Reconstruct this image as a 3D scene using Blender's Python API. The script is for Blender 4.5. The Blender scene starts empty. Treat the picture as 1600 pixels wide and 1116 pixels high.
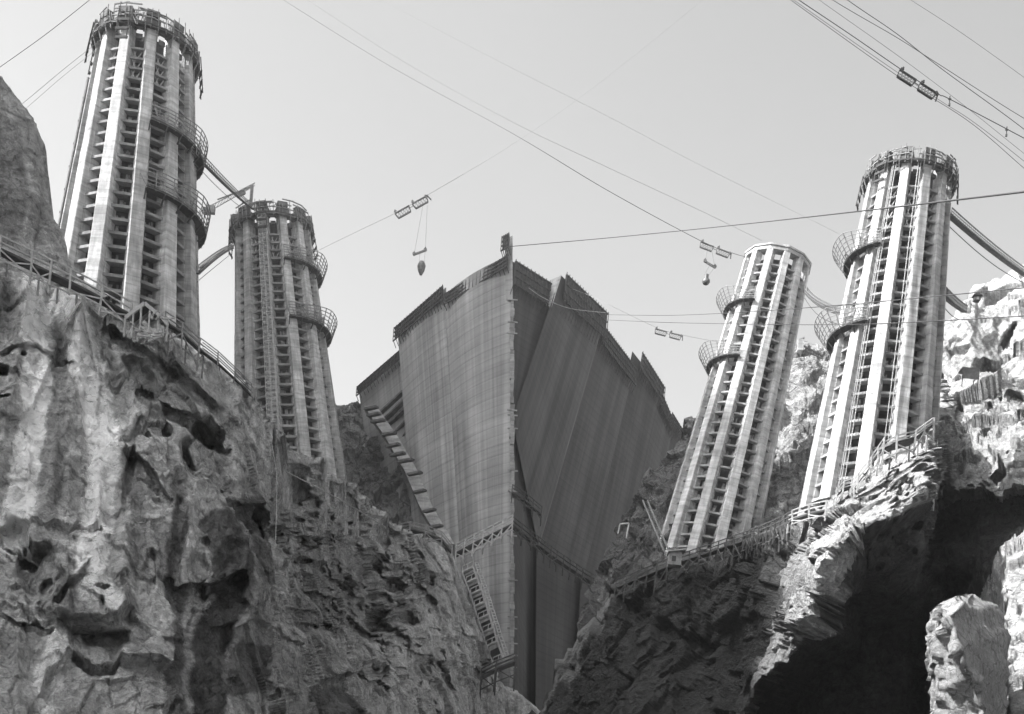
import bpy, math, random
import numpy as np
from mathutils import Vector, Matrix

scene = bpy.context.scene
C = scene.collection
R = math.radians
random.seed(7)

# ------------------------------------------------------------------ camera
FP = 2100.0            # focal length in photo pixels (photo 1600 wide)
HORIZ = 1500.0         # row of the horizon
ROLL = R(4.5)
cs, sn = math.cos(ROLL), math.sin(ROLL)
cam_d = bpy.data.cameras.new('camera')
cam = bpy.data.objects.new('camera', cam_d)
C.objects.link(cam)
cam_d.sensor_width = 36
cam_d.lens = FP / 1600 * 36
cam_d.shift_y = (HORIZ - 558) / 1600
cam_d.clip_start = 0.5
cam_d.clip_end = 20000
cam.matrix_world = Matrix(((cs, -sn, 0, 0), (0, 0, -1, 0), (sn, cs, 0, 0), (0, 0, 0, 1)))
scene.camera = cam

# ------------------------------------------------------------------ light
SUN = Vector((-0.68, -0.20, 0.70)).normalized()      # towards the sun
elev = math.asin(SUN.z)
azim = math.atan2(SUN.x, SUN.y)
sun_d = bpy.data.lights.new('sun', 'SUN')
sun_d.energy = 4.4
sun_d.angle = R(0.5)
sun_d.color = (1.0, 1.0, 1.0)
sun = bpy.data.objects.new('sun', sun_d)
C.objects.link(sun)
sun.rotation_euler = SUN.to_track_quat('Z', 'Y').to_euler()

world = bpy.data.worlds.new('World')
scene.world = world
world.use_nodes = True
nt = world.node_tree
bg = nt.nodes['Background']
sky = nt.nodes.new('ShaderNodeTexSky')
sky.sky_type = 'NISHITA'
sky.sun_disc = False
sky.sun_elevation = elev
sky.sun_rotation = azim
sky.air_density = 1.0
sky.dust_density = 2.5
sky.ozone_density = 1.0
bw = nt.nodes.new('ShaderNodeRGBToBW')      # black-and-white plate
pw = nt.nodes.new('ShaderNodeMath'); pw.operation = 'POWER'; pw.inputs[1].default_value = 1.4
nt.links.new(sky.outputs[0], bw.inputs[0])
nt.links.new(bw.outputs[0], pw.inputs[0])
nt.links.new(pw.outputs[0], bg.inputs[0])
bg.inputs[1].default_value = 0.112

scene.view_settings.view_transform = 'Standard'
scene.view_settings.look = 'None'
scene.view_settings.exposure = 1.45
scene.view_settings.gamma = 1.0

# ------------------------------------------------------------------ helpers
def P(px, py, d):
    xi = (px - 800) / FP; yi = (HORIZ - py) / FP
    return Vector((d * (xi * cs - yi * sn), d, d * (xi * sn + yi * cs)))

def Pn(px, py, d):
    xi = (px - 800) / FP; yi = (HORIZ - py) / FP
    return np.stack([d * (xi * cs - yi * sn), d, d * (xi * sn + yi * cs)], -1)

def tag(o, label=None, cat=None, group=None, kind=None):
    if label: o['label'] = label
    if cat: o['category'] = cat
    if group: o['group'] = group
    if kind: o['kind'] = kind
    return o

def empty(name, loc=(0, 0, 0), mat=None):
    o = bpy.data.objects.new(name, None)
    C.objects.link(o)
    o.empty_display_size = 1
    if mat is not None: o.matrix_world = mat
    else: o.location = loc
    return o

class MB:
    def __init__(s): s.v = []; s.f = []
    def add(s, vs, fs):
        b = len(s.v); s.v += [tuple(v) for v in vs]; s.f += [tuple(i + b for i in f) for f in fs]
    def box(s, c, x, y, z):
        c = Vector(c); x = Vector(x) * .5; y = Vector(y) * .5; z = Vector(z) * .5
        vs = [c - x - y - z, c + x - y - z, c + x + y - z, c - x + y - z, c - x - y + z, c + x - y + z, c + x + y + z, c - x + y + z]
        s.add(vs, [(0, 3, 2, 1), (4, 5, 6, 7), (0, 1, 5, 4), (1, 2, 6, 5), (2, 3, 7, 6), (3, 0, 4, 7)])
    def bar(s, a, b, w, h=None, up=(0, 0, 1)):
        a = Vector(a); b = Vector(b); h = w if h is None else h
        d = b - a
        if d.length < 1e-6: return
        dn = d.normalized(); up = Vector(up)
        if abs(dn.dot(up)) > .98: up = Vector((1, 0, 0))
        x = dn.cross(up).normalized(); z = x.cross(dn)
        s.box((a + b) / 2, x * w, d, z * h)
    def tube(s, pts, r, n=6):
        pts = [Vector(p) for p in pts]; b = len(s.v); m = len(pts)
        for i, p in enumerate(pts):
            d = (pts[min(i + 1, m - 1)] - pts[max(i - 1, 0)]).normalized()
            up = Vector((0, 0, 1)) if abs(d.z) < .95 else Vector((1, 0, 0))
            x = d.cross(up).normalized(); y = x.cross(d)
            rr = r[i] if isinstance(r, (list, tuple)) else r
            for k in range(n):
                a = 2 * math.pi * k / n
                s.v.append(tuple(p + x * (math.cos(a) * rr) + y * (math.sin(a) * rr)))
        for i in range(m - 1):
            for k in range(n):
                s.f.append((b + i * n + k, b + i * n + (k + 1) % n, b + (i + 1) * n + (k + 1) % n, b + (i + 1) * n + k))
        s.f.append(tuple(b + k for k in range(n))[::-1])
        s.f.append(tuple(b + (m - 1) * n + k for k in range(n)))
    def build(s, name, mat, parent=None, smooth=False):
        me = bpy.data.meshes.new(name)
        me.from_pydata(s.v, [], s.f)
        me.materials.append(mat)
        if smooth:
            me.polygons.foreach_set('use_smooth', [True] * len(me.polygons))
        me.update()
        o = bpy.data.objects.new(name, me)
        C.objects.link(o)
        if parent is not None: o.parent = parent
        return o

# ------------------------------------------------------------------ materials (grey: the plate is black and white)
def node(nt, t, **kw):
    n = nt.nodes.new(t)
    for k, v in kw.items(): setattr(n, k, v)
    return n

def base_mat(name, rough=.9):
    m = bpy.data.materials.new(name); m.use_nodes = True
    b = m.node_tree.nodes['Principled BSDF']
    b.inputs['Roughness'].default_value = rough
    b.inputs['Specular IOR Level'].default_value = .25
    return m, m.node_tree, b

def mul(nt, a, b):
    n = node(nt, 'ShaderNodeMath', operation='MULTIPLY')
    for i, v in enumerate((a, b)):
        if isinstance(v, (int, float)): n.inputs[i].default_value = v
        else: nt.links.new(v, n.inputs[i])
    return n.outputs[0]

def maprange(nt, v, a, b, c, d):
    n = node(nt, 'ShaderNodeMapRange')
    n.inputs[1].default_value = a; n.inputs[2].default_value = b
    n.inputs[3].default_value = c; n.inputs[4].default_value = d
    nt.links.new(v, n.inputs[0])
    return n.outputs[0]

def noise(nt, vec, scale, detail=4, rough=.6, scl=None):
    if scl is not None:
        mp = node(nt, 'ShaderNodeMapping'); mp.inputs['Scale'].default_value = scl
        nt.links.new(vec, mp.inputs[0]); vec = mp.outputs[0]
    n = node(nt, 'ShaderNodeTexNoise')
    n.inputs['Scale'].default_value = scale; n.inputs['Detail'].default_value = detail; n.inputs['Roughness'].default_value = rough
    nt.links.new(vec, n.inputs['Vector'])
    return n.outputs[0]

def rnd_tone(nt, lo, hi):
    oi = node(nt, 'ShaderNodeObjectInfo')
    return maprange(nt, oi.outputs['Random'], 0, 1, lo, hi)

def simple_mat(name, tone, var=.35, scale=1.5, rough=.85):
    m, nt, b = base_mat(name, rough)
    tc = node(nt, 'ShaderNodeTexCoord')
    n = noise(nt, tc.outputs['Object'], scale, 5)
    f = maprange(nt, n, .3, .7, tone * (1 - var), tone * (1 + var))
    nt.links.new(f, b.inputs['Base Color'])
    return m

def concrete_mat(name, tone, lift=1.5, streak=1.0):
    """board-marked concrete: pour lines every `lift` m along the object's own z, rain streaks, mottling"""
    m, nt, b = base_mat(name, .85)
    tc = node(nt, 'ShaderNodeTexCoord'); ob = tc.outputs['Object']
    sep = node(nt, 'ShaderNodeSeparateXYZ'); nt.links.new(ob, sep.inputs[0])
    n1 = noise(nt, ob, .35, 4, .6)
    n2 = noise(nt, ob, 1.6, 3, .6, (1, 1, .08))
    n3 = noise(nt, ob, .9, 2, .5, (.25, .25, 1.6))
    # pour lines
    wob = node(nt, 'ShaderNodeMath', operation='MULTIPLY_ADD'); nt.links.new(n1, wob.inputs[0]); wob.inputs[1].default_value = .25
    nt.links.new(sep.outputs[2], wob.inputs[2])
    dv = node(nt, 'ShaderNodeMath', operation='DIVIDE'); nt.links.new(wob.outputs[0], dv.inputs[0]); dv.inputs[1].default_value = lift
    fr = node(nt, 'ShaderNodeMath', operation='FRACT'); nt.links.new(dv.outputs[0], fr.inputs[0])
    line = maprange(nt, fr.outputs[0], 0, .12, .72, 1.0)
    a = maprange(nt, n1, .3, .7, .8, 1.15)
    s_ = maprange(nt, n2, .35, .7, 1.0 - .22 * streak, 1.0 + .12 * streak)
    t_ = maprange(nt, n3, .32, .68, .74, 1.15)
    c = mul(nt, mul(nt, mul(nt, a, s_), mul(nt, line, t_)), tone)
    n5 = noise(nt, ob, .22, 6, .7, (1, 1, .5))
    c = mul(nt, mul(nt, c, rnd_tone(nt, .84, 1.08)), maprange(nt, n5, .38, .56, .74, 1.06))
    nt.links.new(c, b.inputs['Base Color'])
    bp = node(nt, 'ShaderNodeBump'); bp.inputs['Strength'].default_value = .6; bp.inputs['Distance'].default_value = .12
    nt.links.new(mul(nt, line, s_), bp.inputs['Height']); nt.links.new(bp.outputs[0], b.inputs['Normal'])
    return m

def face_mat(name, tone, nu, nv):
    """dam face: UV carries metres; lift lines across, form joints and long streaks down"""
    m, nt, b = base_mat(name, .8)
    tc = node(nt, 'ShaderNodeTexCoord'); uv = tc.outputs['UV']
    sep = node(nt, 'ShaderNodeSeparateXYZ'); nt.links.new(uv, sep.inputs[0])
    st = noise(nt, uv, 1.0, 5, .6, (.55, .008, 1))
    st2 = noise(nt, uv, 1.0, 3, .6, (.12, .004, 1))
    mo = noise(nt, uv, 1.0, 4, .6, (.05, .05, 1))
    hz = noise(nt, uv, 1.0, 3, .7, (.03, .9, 1))
    def lines(out, per, w, lo):
        dv = node(nt, 'ShaderNodeMath', operation='DIVIDE'); nt.links.new(out, dv.inputs[0]); dv.inputs[1].default_value = per
        fr = node(nt, 'ShaderNodeMath', operation='FRACT'); nt.links.new(dv.outputs[0], fr.inputs[0])
        return maprange(nt, fr.outputs[0], 0, w, lo, 1.0)
    lv = lines(sep.outputs[1], nv, .2, .8)
    lu = lines(sep.outputs[0], nu, .12, .86)
    k = mul(nt, mul(nt, maprange(nt, st, .32, .7, .72, 1.2), maprange(nt, st2, .36, .64, .66, 1.25)), mul(nt, maprange(nt, mo, .32, .68, .72, 1.18), maprange(nt, hz, .3, .7, .88, 1.1)))
    c = mul(nt, mul(nt, k, mul(nt, lv, lu)), tone)
    c = mul(nt, c, rnd_tone(nt, .78, 1.2))
    nt.links.new(c, b.inputs['Base Color'])
    bp = node(nt, 'ShaderNodeBump'); bp.inputs['Strength'].default_value = .7; bp.inputs['Distance'].default_value = .3
    nt.links.new(mul(nt, mul(nt, lv, lu), maprange(nt, st, .3, .7, .8, 1)), bp.inputs['Height']); nt.links.new(bp.outputs[0], b.inputs['Normal'])
    return m

def rock_mat(name, tone, var=.45, s=1.0, vert=1.0, bump=1.0, ck=.55):
    """rock: per-vertex attribute 'tone' carries mineral-wash stains and painted shade"""
    m, nt, b = base_mat(name, .95)
    b.inputs['Specular IOR Level'].default_value = .12
    tc = node(nt, 'ShaderNodeTexCoord'); ob = tc.outputs['Object']
    at = node(nt, 'ShaderNodeAttribute'); at.attribute_name = 'tone'
    n1 = noise(nt, ob, .10 * s, 6, .65)
    n2 = noise(nt, ob, .8 * s, 6, .7)
    n3 = noise(nt, ob, .35 * s, 5, .65, (1, 1, .18))
    n4 = noise(nt, ob, 4.0 * s, 3, .7)
    k = mul(nt, maprange(nt, n1, .3, .7, 1 - var * .6, 1 + var * .6), maprange(nt, n2, .28, .72, 1 - var, 1 + var * .8))
    k = mul(nt, k, maprange(nt, n4, .34, .62, .78, 1.12))
    k = mul(nt, k, maprange(nt, n3, .3, .7, 1 - .35 * vert, 1 + .3 * vert))
    vor = node(nt, 'ShaderNodeTexVoronoi', feature='DISTANCE_TO_EDGE'); vor.inputs['Scale'].default_value = .22 * s
    mp = node(nt, 'ShaderNodeVectorMath', operation='ADD'); nt.links.new(ob, mp.inputs[0])
    sc = node(nt, 'ShaderNodeVectorMath', operation='SCALE'); sc.inputs['Scale'].default_value = 6 / s
    cn = node(nt, 'ShaderNodeTexNoise'); cn.inputs['Scale'].default_value = .25 * s; cn.inputs['Detail'].default_value = 4
    nt.links.new(ob, cn.inputs['Vector']); nt.links.new(cn.outputs['Color'], sc.inputs[0]); nt.links.new(sc.outputs[0], mp.inputs[1])
    nt.links.new(mp.outputs[0], vor.inputs['Vector'])
    crack = maprange(nt, vor.outputs['Distance'], 0, .05, ck, 1.0)
    k = mul(nt, k, crack)
    c = mul(nt, mul(nt, k, tone), at.outputs['Fac'])
    nt.links.new(c, b.inputs['Base Color'])
    hs = node(nt, 'ShaderNodeMath', operation='ADD'); nt.links.new(mul(nt, n2, 1.0), hs.inputs[0]); nt.links.new(mul(nt, n4, .25), hs.inputs[1])
    hs2 = node(nt, 'ShaderNodeMath', operation='ADD'); nt.links.new(hs.outputs[0], hs2.inputs[0]); nt.links.new(mul(nt, crack, .35), hs2.inputs[1])
    bp = node(nt, 'ShaderNodeBump'); bp.inputs['Strength'].default_value = .9; bp.inputs['Distance'].default_value = 1.1 * bump / s
    nt.links.new(hs2.outputs[0], bp.inputs['Height']); nt.links.new(bp.outputs[0], b.inputs['Normal'])
    return m

M_CON = concrete_mat('tower_concrete', .57)
M_CON_D = concrete_mat('shaded_inner_concrete', .11, 2.2)
M_BEAM = concrete_mat('beam_concrete', .34, 5, .6)
M_CAP = concrete_mat('cap_concrete', .45, 3, .6)
M_BOARD = simple_mat('shutter_boards', .30, .5, 2.0)
M_WOOD = simple_mat('weathered_timber', .24, .4, 1.2)
M_WOOD_L = simple_mat('pale_timber', .42, .3, 1.2)
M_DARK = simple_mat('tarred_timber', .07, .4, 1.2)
M_STEEL = simple_mat('dark_steel', .05, .3, 2, .5)
M_STEEL_G = simple_mat('grey_steel', .18, .3, 2, .5)
M_WIRE = simple_mat('wire_rope', .06, .1, 1, .6)
M_WIRE_G = simple_mat('pale_wire_rope', .3, .1, 1, .6)
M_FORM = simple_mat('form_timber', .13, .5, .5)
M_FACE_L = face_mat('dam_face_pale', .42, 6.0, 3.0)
M_FACE_R = face_mat('dam_face_shaded', .085, 5.0, 2.4)  # darker copy of the face concrete: the right side's shade put into colour
M_CLOTH = simple_mat('work_clothes', .18, .3, 4)
M_GROUND = simple_mat('river_gravel', .22, .4, .3)

# ------------------------------------------------------------------ numpy noise
def _h(ix, iy, iz, seed):
    n = (ix.astype(np.int64) * 374761393 + iy.astype(np.int64) * 668265263 + iz.astype(np.int64) * 2147483647 + seed * 144665)
    n = (n ^ (n >> 13)) * 1274126177
    n = n & 0xffffffff
    n = (n ^ (n >> 16)) * 2246822519 & 0xffffffff
    n = n ^ (n >> 13)
    return (n & 0xffffff) / float(0xffffff)

def vnoise(p, seed=0):
    i = np.floor(p); f = p - i; i = i.astype(np.int64)
    u = f * f * f * (f * (f * 6 - 15) + 10)
    r = 0
    for dx in (0, 1):
        wx = u[..., 0] if dx else 1 - u[..., 0]
        for dy in (0, 1):
            wy = u[..., 1] if dy else 1 - u[..., 1]
            for dz in (0, 1):
                wz = u[..., 2] if dz else 1 - u[..., 2]
                r = r + wx * wy * wz * _h(i[..., 0] + dx, i[..., 1] + dy, i[..., 2] + dz, seed)
    return r * 2 - 1

def fbm(p, octv=4, gain=.5, lac=2.03, seed=0, ridged=False, billow=False):
    a = 1; s = 0; t = 0
    for o in range(octv):
        n = vnoise(p, seed + o * 17)
        if ridged: n = 1 - 2 * np.abs(n)
        if billow: n = 2 * np.abs(n) - 1
        s = s + a * n; t += a; a *= gain; p = p * lac + 3.7
    return s / t

def facets(p, seed=0, tilt=1.0):
    """angular rock: every Voronoi cell is a tilted plane"""
    i = np.floor(p - .5).astype(np.int64)
    best = np.full(p.shape[:-1], 1e9); val = np.zeros(p.shape[:-1])
    for dx in (0, 1):
        for dy in (0, 1):
            for dz in (0, 1):
                cx, cy, cz = i[..., 0] + dx, i[..., 1] + dy, i[..., 2] + dz
                qx = p[..., 0] - cx - .15 - .7 * _h(cx, cy, cz, seed + 1); qy = p[..., 1] - cy - .15 - .7 * _h(cx, cy, cz, seed + 2); qz = p[..., 2] - cz - .15 - .7 * _h(cx, cy, cz, seed + 3)
                d = qx * qx + qy * qy + qz * qz
                v = _h(cx, cy, cz, seed + 7) * 2 - 1 + tilt * (qx * (_h(cx, cy, cz, seed + 4) * 2 - 1) + qy * (_h(cx, cy, cz, seed + 5) * 2 - 1) + qz * (_h(cx, cy, cz, seed + 6) * 2 - 1))
                m = d < best
                best = np.where(m, d, best); val = np.where(m, v, val)
    return val

def catmull(arr, n):
    """resample arr (m, ...) along axis 0 to n samples"""
    m = arr.shape[0]
    t = np.linspace(0, m - 1, n); i = np.minimum(t.astype(int), m - 2); f = (t - i).reshape((-1,) + (1,) * (arr.ndim - 1))
    g = lambda k: arr[np.clip(k, 0, m - 1)]
    p0, p1, p2, p3 = g(i - 1), g(i), g(i + 1), g(i + 2)
    p0 = np.where((i == 0).reshape(f.shape), 2 * p1 - p2, p0)
    p3 = np.where((i == m - 2).reshape(f.shape), 2 * p2 - p1, p3)
    tau = .5
    return p1 + f * tau * (p2 - p0) + f ** 2 * tau * (2 * p0 - 5 * p1 + 4 * p2 - p3) + f ** 3 * tau * (3 * p1 - p0 - 3 * p2 + p3)

def seg_dist(px, py, pts):
    """distance in photo pixels to a polyline"""
    best = np.full(px.shape, 1e9)
    for (x0, y0), (x1, y1) in zip(pts[:-1], pts[1:]):
        dx, dy = x1 - x0, y1 - y0
        t = np.clip(((px - x0) * dx + (py - y0) * dy) / (dx * dx + dy * dy + 1e-9), 0, 1)
        best = np.minimum(best, np.hypot(px - x0 - t * dx, py - y0 - t * dy))
    return best

def poly_sd(px, py, pts):
    """signed distance to a polygon, negative inside"""
    d = seg_dist(px, py, list(pts) + [pts[0]])
    ins = np.zeros(px.shape, bool); n = len(pts)
    for k in range(n):
        x0, y0 = pts[k]; x1, y1 = pts[(k + 1) % n]
        c = ((y0 > py) != (y1 > py)) & (px < (x1 - x0) * (py - y0) / (y1 - y0 + 1e-9) + x0)
        ins ^= c
    return np.where(ins, -d, d)

def sstep(a, b, x):
    t = np.clip((x - a) / (b - a), 0, 1); return t * t * (3 - 2 * t)

def grid_mesh(name, W, tone, mat, smooth=True):
    nv, nu = W.shape[:2]
    me = bpy.data.meshes.new(name)
    me.vertices.add(nu * nv); me.vertices.foreach_set('co', W.reshape(-1).astype(np.float32))
    idx = np.arange(nu * nv).reshape(nv, nu)
    q = np.stack([idx[:-1, :-1], idx[1:, :-1], idx[1:, 1:], idx[:-1, 1:]], -1).reshape(-1, 4)
    me.loops.add(q.size); me.loops.foreach_set('vertex_index', q.reshape(-1).astype(np.int32))
    me.polygons.add(len(q)); me.polygons.foreach_set('loop_start', (np.arange(len(q)) * 4).astype(np.int32))
    me.polygons.foreach_set('loop_total', np.full(len(q), 4, np.int32))
    me.update(calc_edges=True); me.validate()
    me.polygons.foreach_set('use_smooth', np.full(len(q), smooth))
    a = me.attributes.new('tone', 'FLOAT', 'POINT'); a.data.foreach_set('value', tone.reshape(-1).astype(np.float32))
    me.materials.append(mat)
    o = bpy.data.objects.new(name, me); C.objects.link(o)
    return o

def normals(W):
    du = np.gradient(W, axis=1); dv = np.gradient(W, axis=0)
    n = np.cross(du, dv); n /= np.linalg.norm(n, axis=-1, keepdims=True) + 1e-9
    # face the camera
    s = np.sign(-(n * W).sum(-1, keepdims=True)); s[s == 0] = 1
    return n * s

def cliff(name, rows, nu, nv, mat, big=6, bigs=.02, ridge=3, ridges=.05, fac=1.5, facs=.12, fac2=.5, fine=.35, mid=.5,
          seed=0, pockets=(), carve=None, tones=(), base_tone=1.0, back=60, stretch=(1, 1, .6), tonefn=None, edge_keep=True):
    A = np.array(rows, float)                       # rows x cols x (px,py,d)
    A[..., 2] = np.log(A[..., 2])
    A = catmull(A, nv); A = np.swapaxes(catmull(np.swapaxes(A, 0, 1), nu), 0, 1)
    px, py, d = A[..., 0], A[..., 1], np.exp(A[..., 2])
    N = normals(Pn(px, py, d))
    if carve is not None: d = carve(px, py, d)
    for (cx, cy, rx, ry, ang, dep) in pockets:
        ca, sa = math.cos(R(ang)), math.sin(R(ang))
        x = (px - cx) * ca + (py - cy) * sa; y = -(px - cx) * sa + (py - cy) * ca
        wob = 1 + .35 * vnoise(np.stack([px * .05, py * .05, 0 * px + cx], -1), 5)
        q = np.sqrt((x / rx) ** 2 + (y / ry) ** 2) * wob
        lipped = sstep(1.0, .55, q)
        d = d + dep * lipped
    W = Pn(px, py, d)
    st = np.array(stretch)
    Q = W * st
    wq = Q + 6 * np.stack([fbm(Q * .03, 3, seed=seed + 90), fbm(Q * .03, 3, seed=seed + 91), fbm(Q * .03, 3, seed=seed + 92)], -1)
    edge = np.ones(px.shape)
    if edge_keep:
        r = np.arange(px.shape[0])[:, None] / nv
        edge = .25 + .75 * sstep(0, .12, r) + 0 * px
    disp = edge * big * fbm(wq * bigs, 3, seed=seed) + edge * ridge * fbm(wq * ridges, 4, seed=seed + 5, ridged=True)
    disp = disp + fac * facets(wq * facs, seed + 11) * (.5 + .5 * edge)
    disp = disp + fac2 * facets(wq * facs * 3.1, seed + 23)
    disp = disp + fine * fbm(Q * .9, 4, gain=.6, seed=seed + 33) + mid * fbm(wq * .28, 4, gain=.6, seed=seed + 34, ridged=True)
    W = W + N * disp[..., None]
    tone = np.full(px.shape, base_tone)
    tn = fbm(np.stack([px * .02, py * .008, 0 * px], -1), 4, seed=seed + 40)
    tone *= 1 + .25 * tn
    wx = 12 * fbm(np.stack([px * .03, py * .03, 0 * px], -1), 6, gain=.72, seed=seed + 50)
    wy = 12 * fbm(np.stack([px * .03, py * .03, 0 * px + 9], -1), 6, gain=.72, seed=seed + 51)
    for (kind, pts, w, val) in tones:
        if kind == 'line': sd = seg_dist(px + wx, py + wy, pts) - w
        else: sd = poly_sd(px + wx, py + wy, pts)
        k = sstep(min(6, w * .5) if w else 6, -3, sd)
        tone = tone * (1 - k) + tone * val * k
    if tonefn is not None: tone = tonefn(px, py, tone)
    # the top of the cliff runs back and down behind its edge
    b = [W[0]]
    for s_, dz in ((.25, 1.5), (1.0, -6), (1.6, -back)):
        b.append(W[0] + np.array([0, back * s_, dz]) + 2.0 * fbm(W[0] * .1 + s_ * 9, 3, seed=seed)[..., None] * np.array([.3, 1, 1]))
    top = np.stack(b[::-1])[:-1]
    W = np.concatenate([top, W]); tone = np.concatenate([np.repeat(tone[:1], 3, 0), tone])
    o = grid_mesh(name, W, tone, mat)
    return o

def rows_from(top, bottom, n=7, mids=(), pw=1.0):
    """rows between a top edge and a bottom line; both lists of (px,py,d) with equal length"""
    T = np.array(top, float); B = np.array(bottom, float); out = []
    for k in range(n):
        t = k / (n - 1)
        r = T * (1 - t) + B * t
        r[:, 2] = np.exp(np.log(T[:, 2]) * (1 - t ** pw) + np.log(B[:, 2]) * t ** pw)
        out.append(r.tolist())
    return out
#@@TERRAIN
# ------------------------------------------------------------------ terrain
g = MB(); g.add([(-2500, -2300, -1.7), (2500, -2300, -1.7), (2500, 2700, -1.7), (-2500, 2700, -1.7)], [(0, 1, 2, 3)])
tag(g.build('ground', M_GROUND), kind='structure')

M_ROCK_L = rock_mat('washed_rock', .60, .42, .9, .9, 1.8, .72)
M_ROCK_F = rock_mat('far_rock', .30, .4, .6, .4, 1.6)
M_ROCK_R = rock_mat('broken_rock', .42, .35, 1.0, .15, 1.6, .75)

# left: the rock shoulder above the walkway
top = [(-260, -60, 205), (-120, 40, 208), (-40, 100, 210), (4, 126, 212), (28, 165, 213), (50, 205, 214), (59, 255, 214), (60, 300, 214), (72, 345, 213), (88, 378, 212), (97, 415, 210), (120, 440, 209), (160, 470, 208)]
bot = [(-300, 620, 200), (-200, 620, 200), (-140, 620, 200), (-90, 620, 200), (-50, 620, 200), (-20, 620, 200), (10, 620, 200), (40, 620, 200), (70, 620, 200), (95, 620, 200), (120, 620, 201), (150, 620, 202), (190, 620, 203)]
sh = cliff('rock_shoulder', rows_from(top, bot), 260, 300, M_ROCK_L, big=2, ridge=1.2, fac=.4, facs=.10, fac2=.15, fine=.2, seed=3,
      tones=[('poly', [(-40, 200), (30, 215), (45, 330), (20, 390), (-40, 380)], 8, .62)], base_tone=.85, back=8)
tag(sh, kind='structure')

# left: the great washed cliff below the towers
top = [(-160, 330, 196), (-60, 375, 200), (0, 415, 203), (80, 455, 204), (160, 482, 205), (240, 515, 206), (310, 560, 208), (370, 612, 214), (425, 672, 228), (490, 725, 262), (560, 775, 305), (630, 832, 345), (690, 862, 375), (722, 930, 388), (745, 1005, 398), (772, 1068, 402), (815, 1095, 400), (860, 1130, 396)]
bx = [-300, -180, -90, -20, 50, 125, 200, 270, 345, 420, 500, 580, 650, 700, 745, 790, 850, 920]
bd = [148, 150, 150, 150, 152, 154, 156, 160, 166, 178, 196, 226, 262, 300, 335, 360, 368, 368]
bot = [(x, 1400, d) for x, d in zip(bx, bd)]
rr = random.Random(11)
pk = [(178, 528, 26, 11, 38, 3.5), (222, 588, 36, 20, 42, 5), (268, 584, 16, 9, 40, 2.5), (226, 622, 20, 12, 35, 4), (322, 690, 24, 40, -28, 7),
      (290, 725, 17, 32, -15, 4), (246, 680, 24, 14, 30, 3), (38, 565, 5.5, 4.5, 0, 3), (6, 585, 12, 6, 5, 4), (8, 618, 12, 3, 0, 3),
      (272, 850, 12, 90, 2, 2.2), (340, 960, 26, 110, 3, 4), (300, 920, 16, 60, 0, 2.5), (235, 900, 12, 50, 0, 1.5), (395, 830, 18, 30, -20, 4),
      (60, 900, 40, 55, 35, 5), (25, 850, 30, 40, 20, 3), (160, 925, 14, 5, 0, 1.5), (200, 760, 10, 60, 8, 2), (75, 930, 14, 26, 20, 3), (470, 900, 55, 35, 25, 5), (520, 1090, 60, 28, 10, 6)]
for k in range(150):
    t = rr.random(); u = rr.gauss(0, 1)
    x = 455 + 170 * t + 26 * u; y = 745 + 235 * t - 22 * u + rr.gauss(0, 25)
    s_ = rr.choice((rr.uniform(4, 12), rr.uniform(8, 22)))
    pk.append((x, y, s_ * 1.3, s_ * rr.uniform(.5, .95), rr.gauss(32, 22), rr.uniform(1.2, 3.2) * (1 + s_ / 14)))
for k in range(110):
    t = rr.random(); x = 470 + 260 * t + rr.gauss(0, 30); y = 900 + 160 * t + rr.gauss(0, 45); s_ = rr.choice((rr.uniform(3, 9), rr.uniform(6, 19)))
    pk.append((x, y, s_ * 1.4, s_ * rr.uniform(.45, .9), rr.gauss(38, 22), rr.uniform(1.0, 2.4) * (1 + s_ / 14)))
for k in range(22):
    pk.append((rr.uniform(60, 640), rr.uniform(560, 1100), rr.uniform(3, 9), rr.uniform(4, 18), rr.uniform(-25, 35), rr.uniform(.8, 2.2)))
BROWS = [([(165, 505), (230, 540), (300, 592), (335, 640)], 2.6, 44), ([(245, 612), (300, 645), (350, 705)], 3.6, 55), ([(0, 552), (60, 545), (80, 558), (118, 560)], 1.4, 18),
         ([(78, 942), (110, 900), (140, 872)], 2.2, 26), ([(0, 965), (45, 985), (85, 985)], 1.6, 16), ([(262, 905), (300, 922), (330, 915), (360, 900)], 5, 70),
         ([(455, 905), (520, 935), (585, 992), (610, 1025)], 4.5, 46), ([(510, 1062), (560, 1050), (605, 1078)], 6, 60), ([(350, 780), (400, 800), (440, 850)], 3.5, 50),
         ([(470, 730), (520, 765), (560, 790)], 3, 26), ([(560, 840), (620, 880), (660, 940)], 3, 34), ([(130, 985), (200, 995)], 3, 40), ([(190, 700), (230, 735), (262, 790)], 3, 60), ([(600, 1000), (660, 1030), (700, 1080)], 4, 50), ([(10, 860), (60, 880)], 2.5, 40)]
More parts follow.
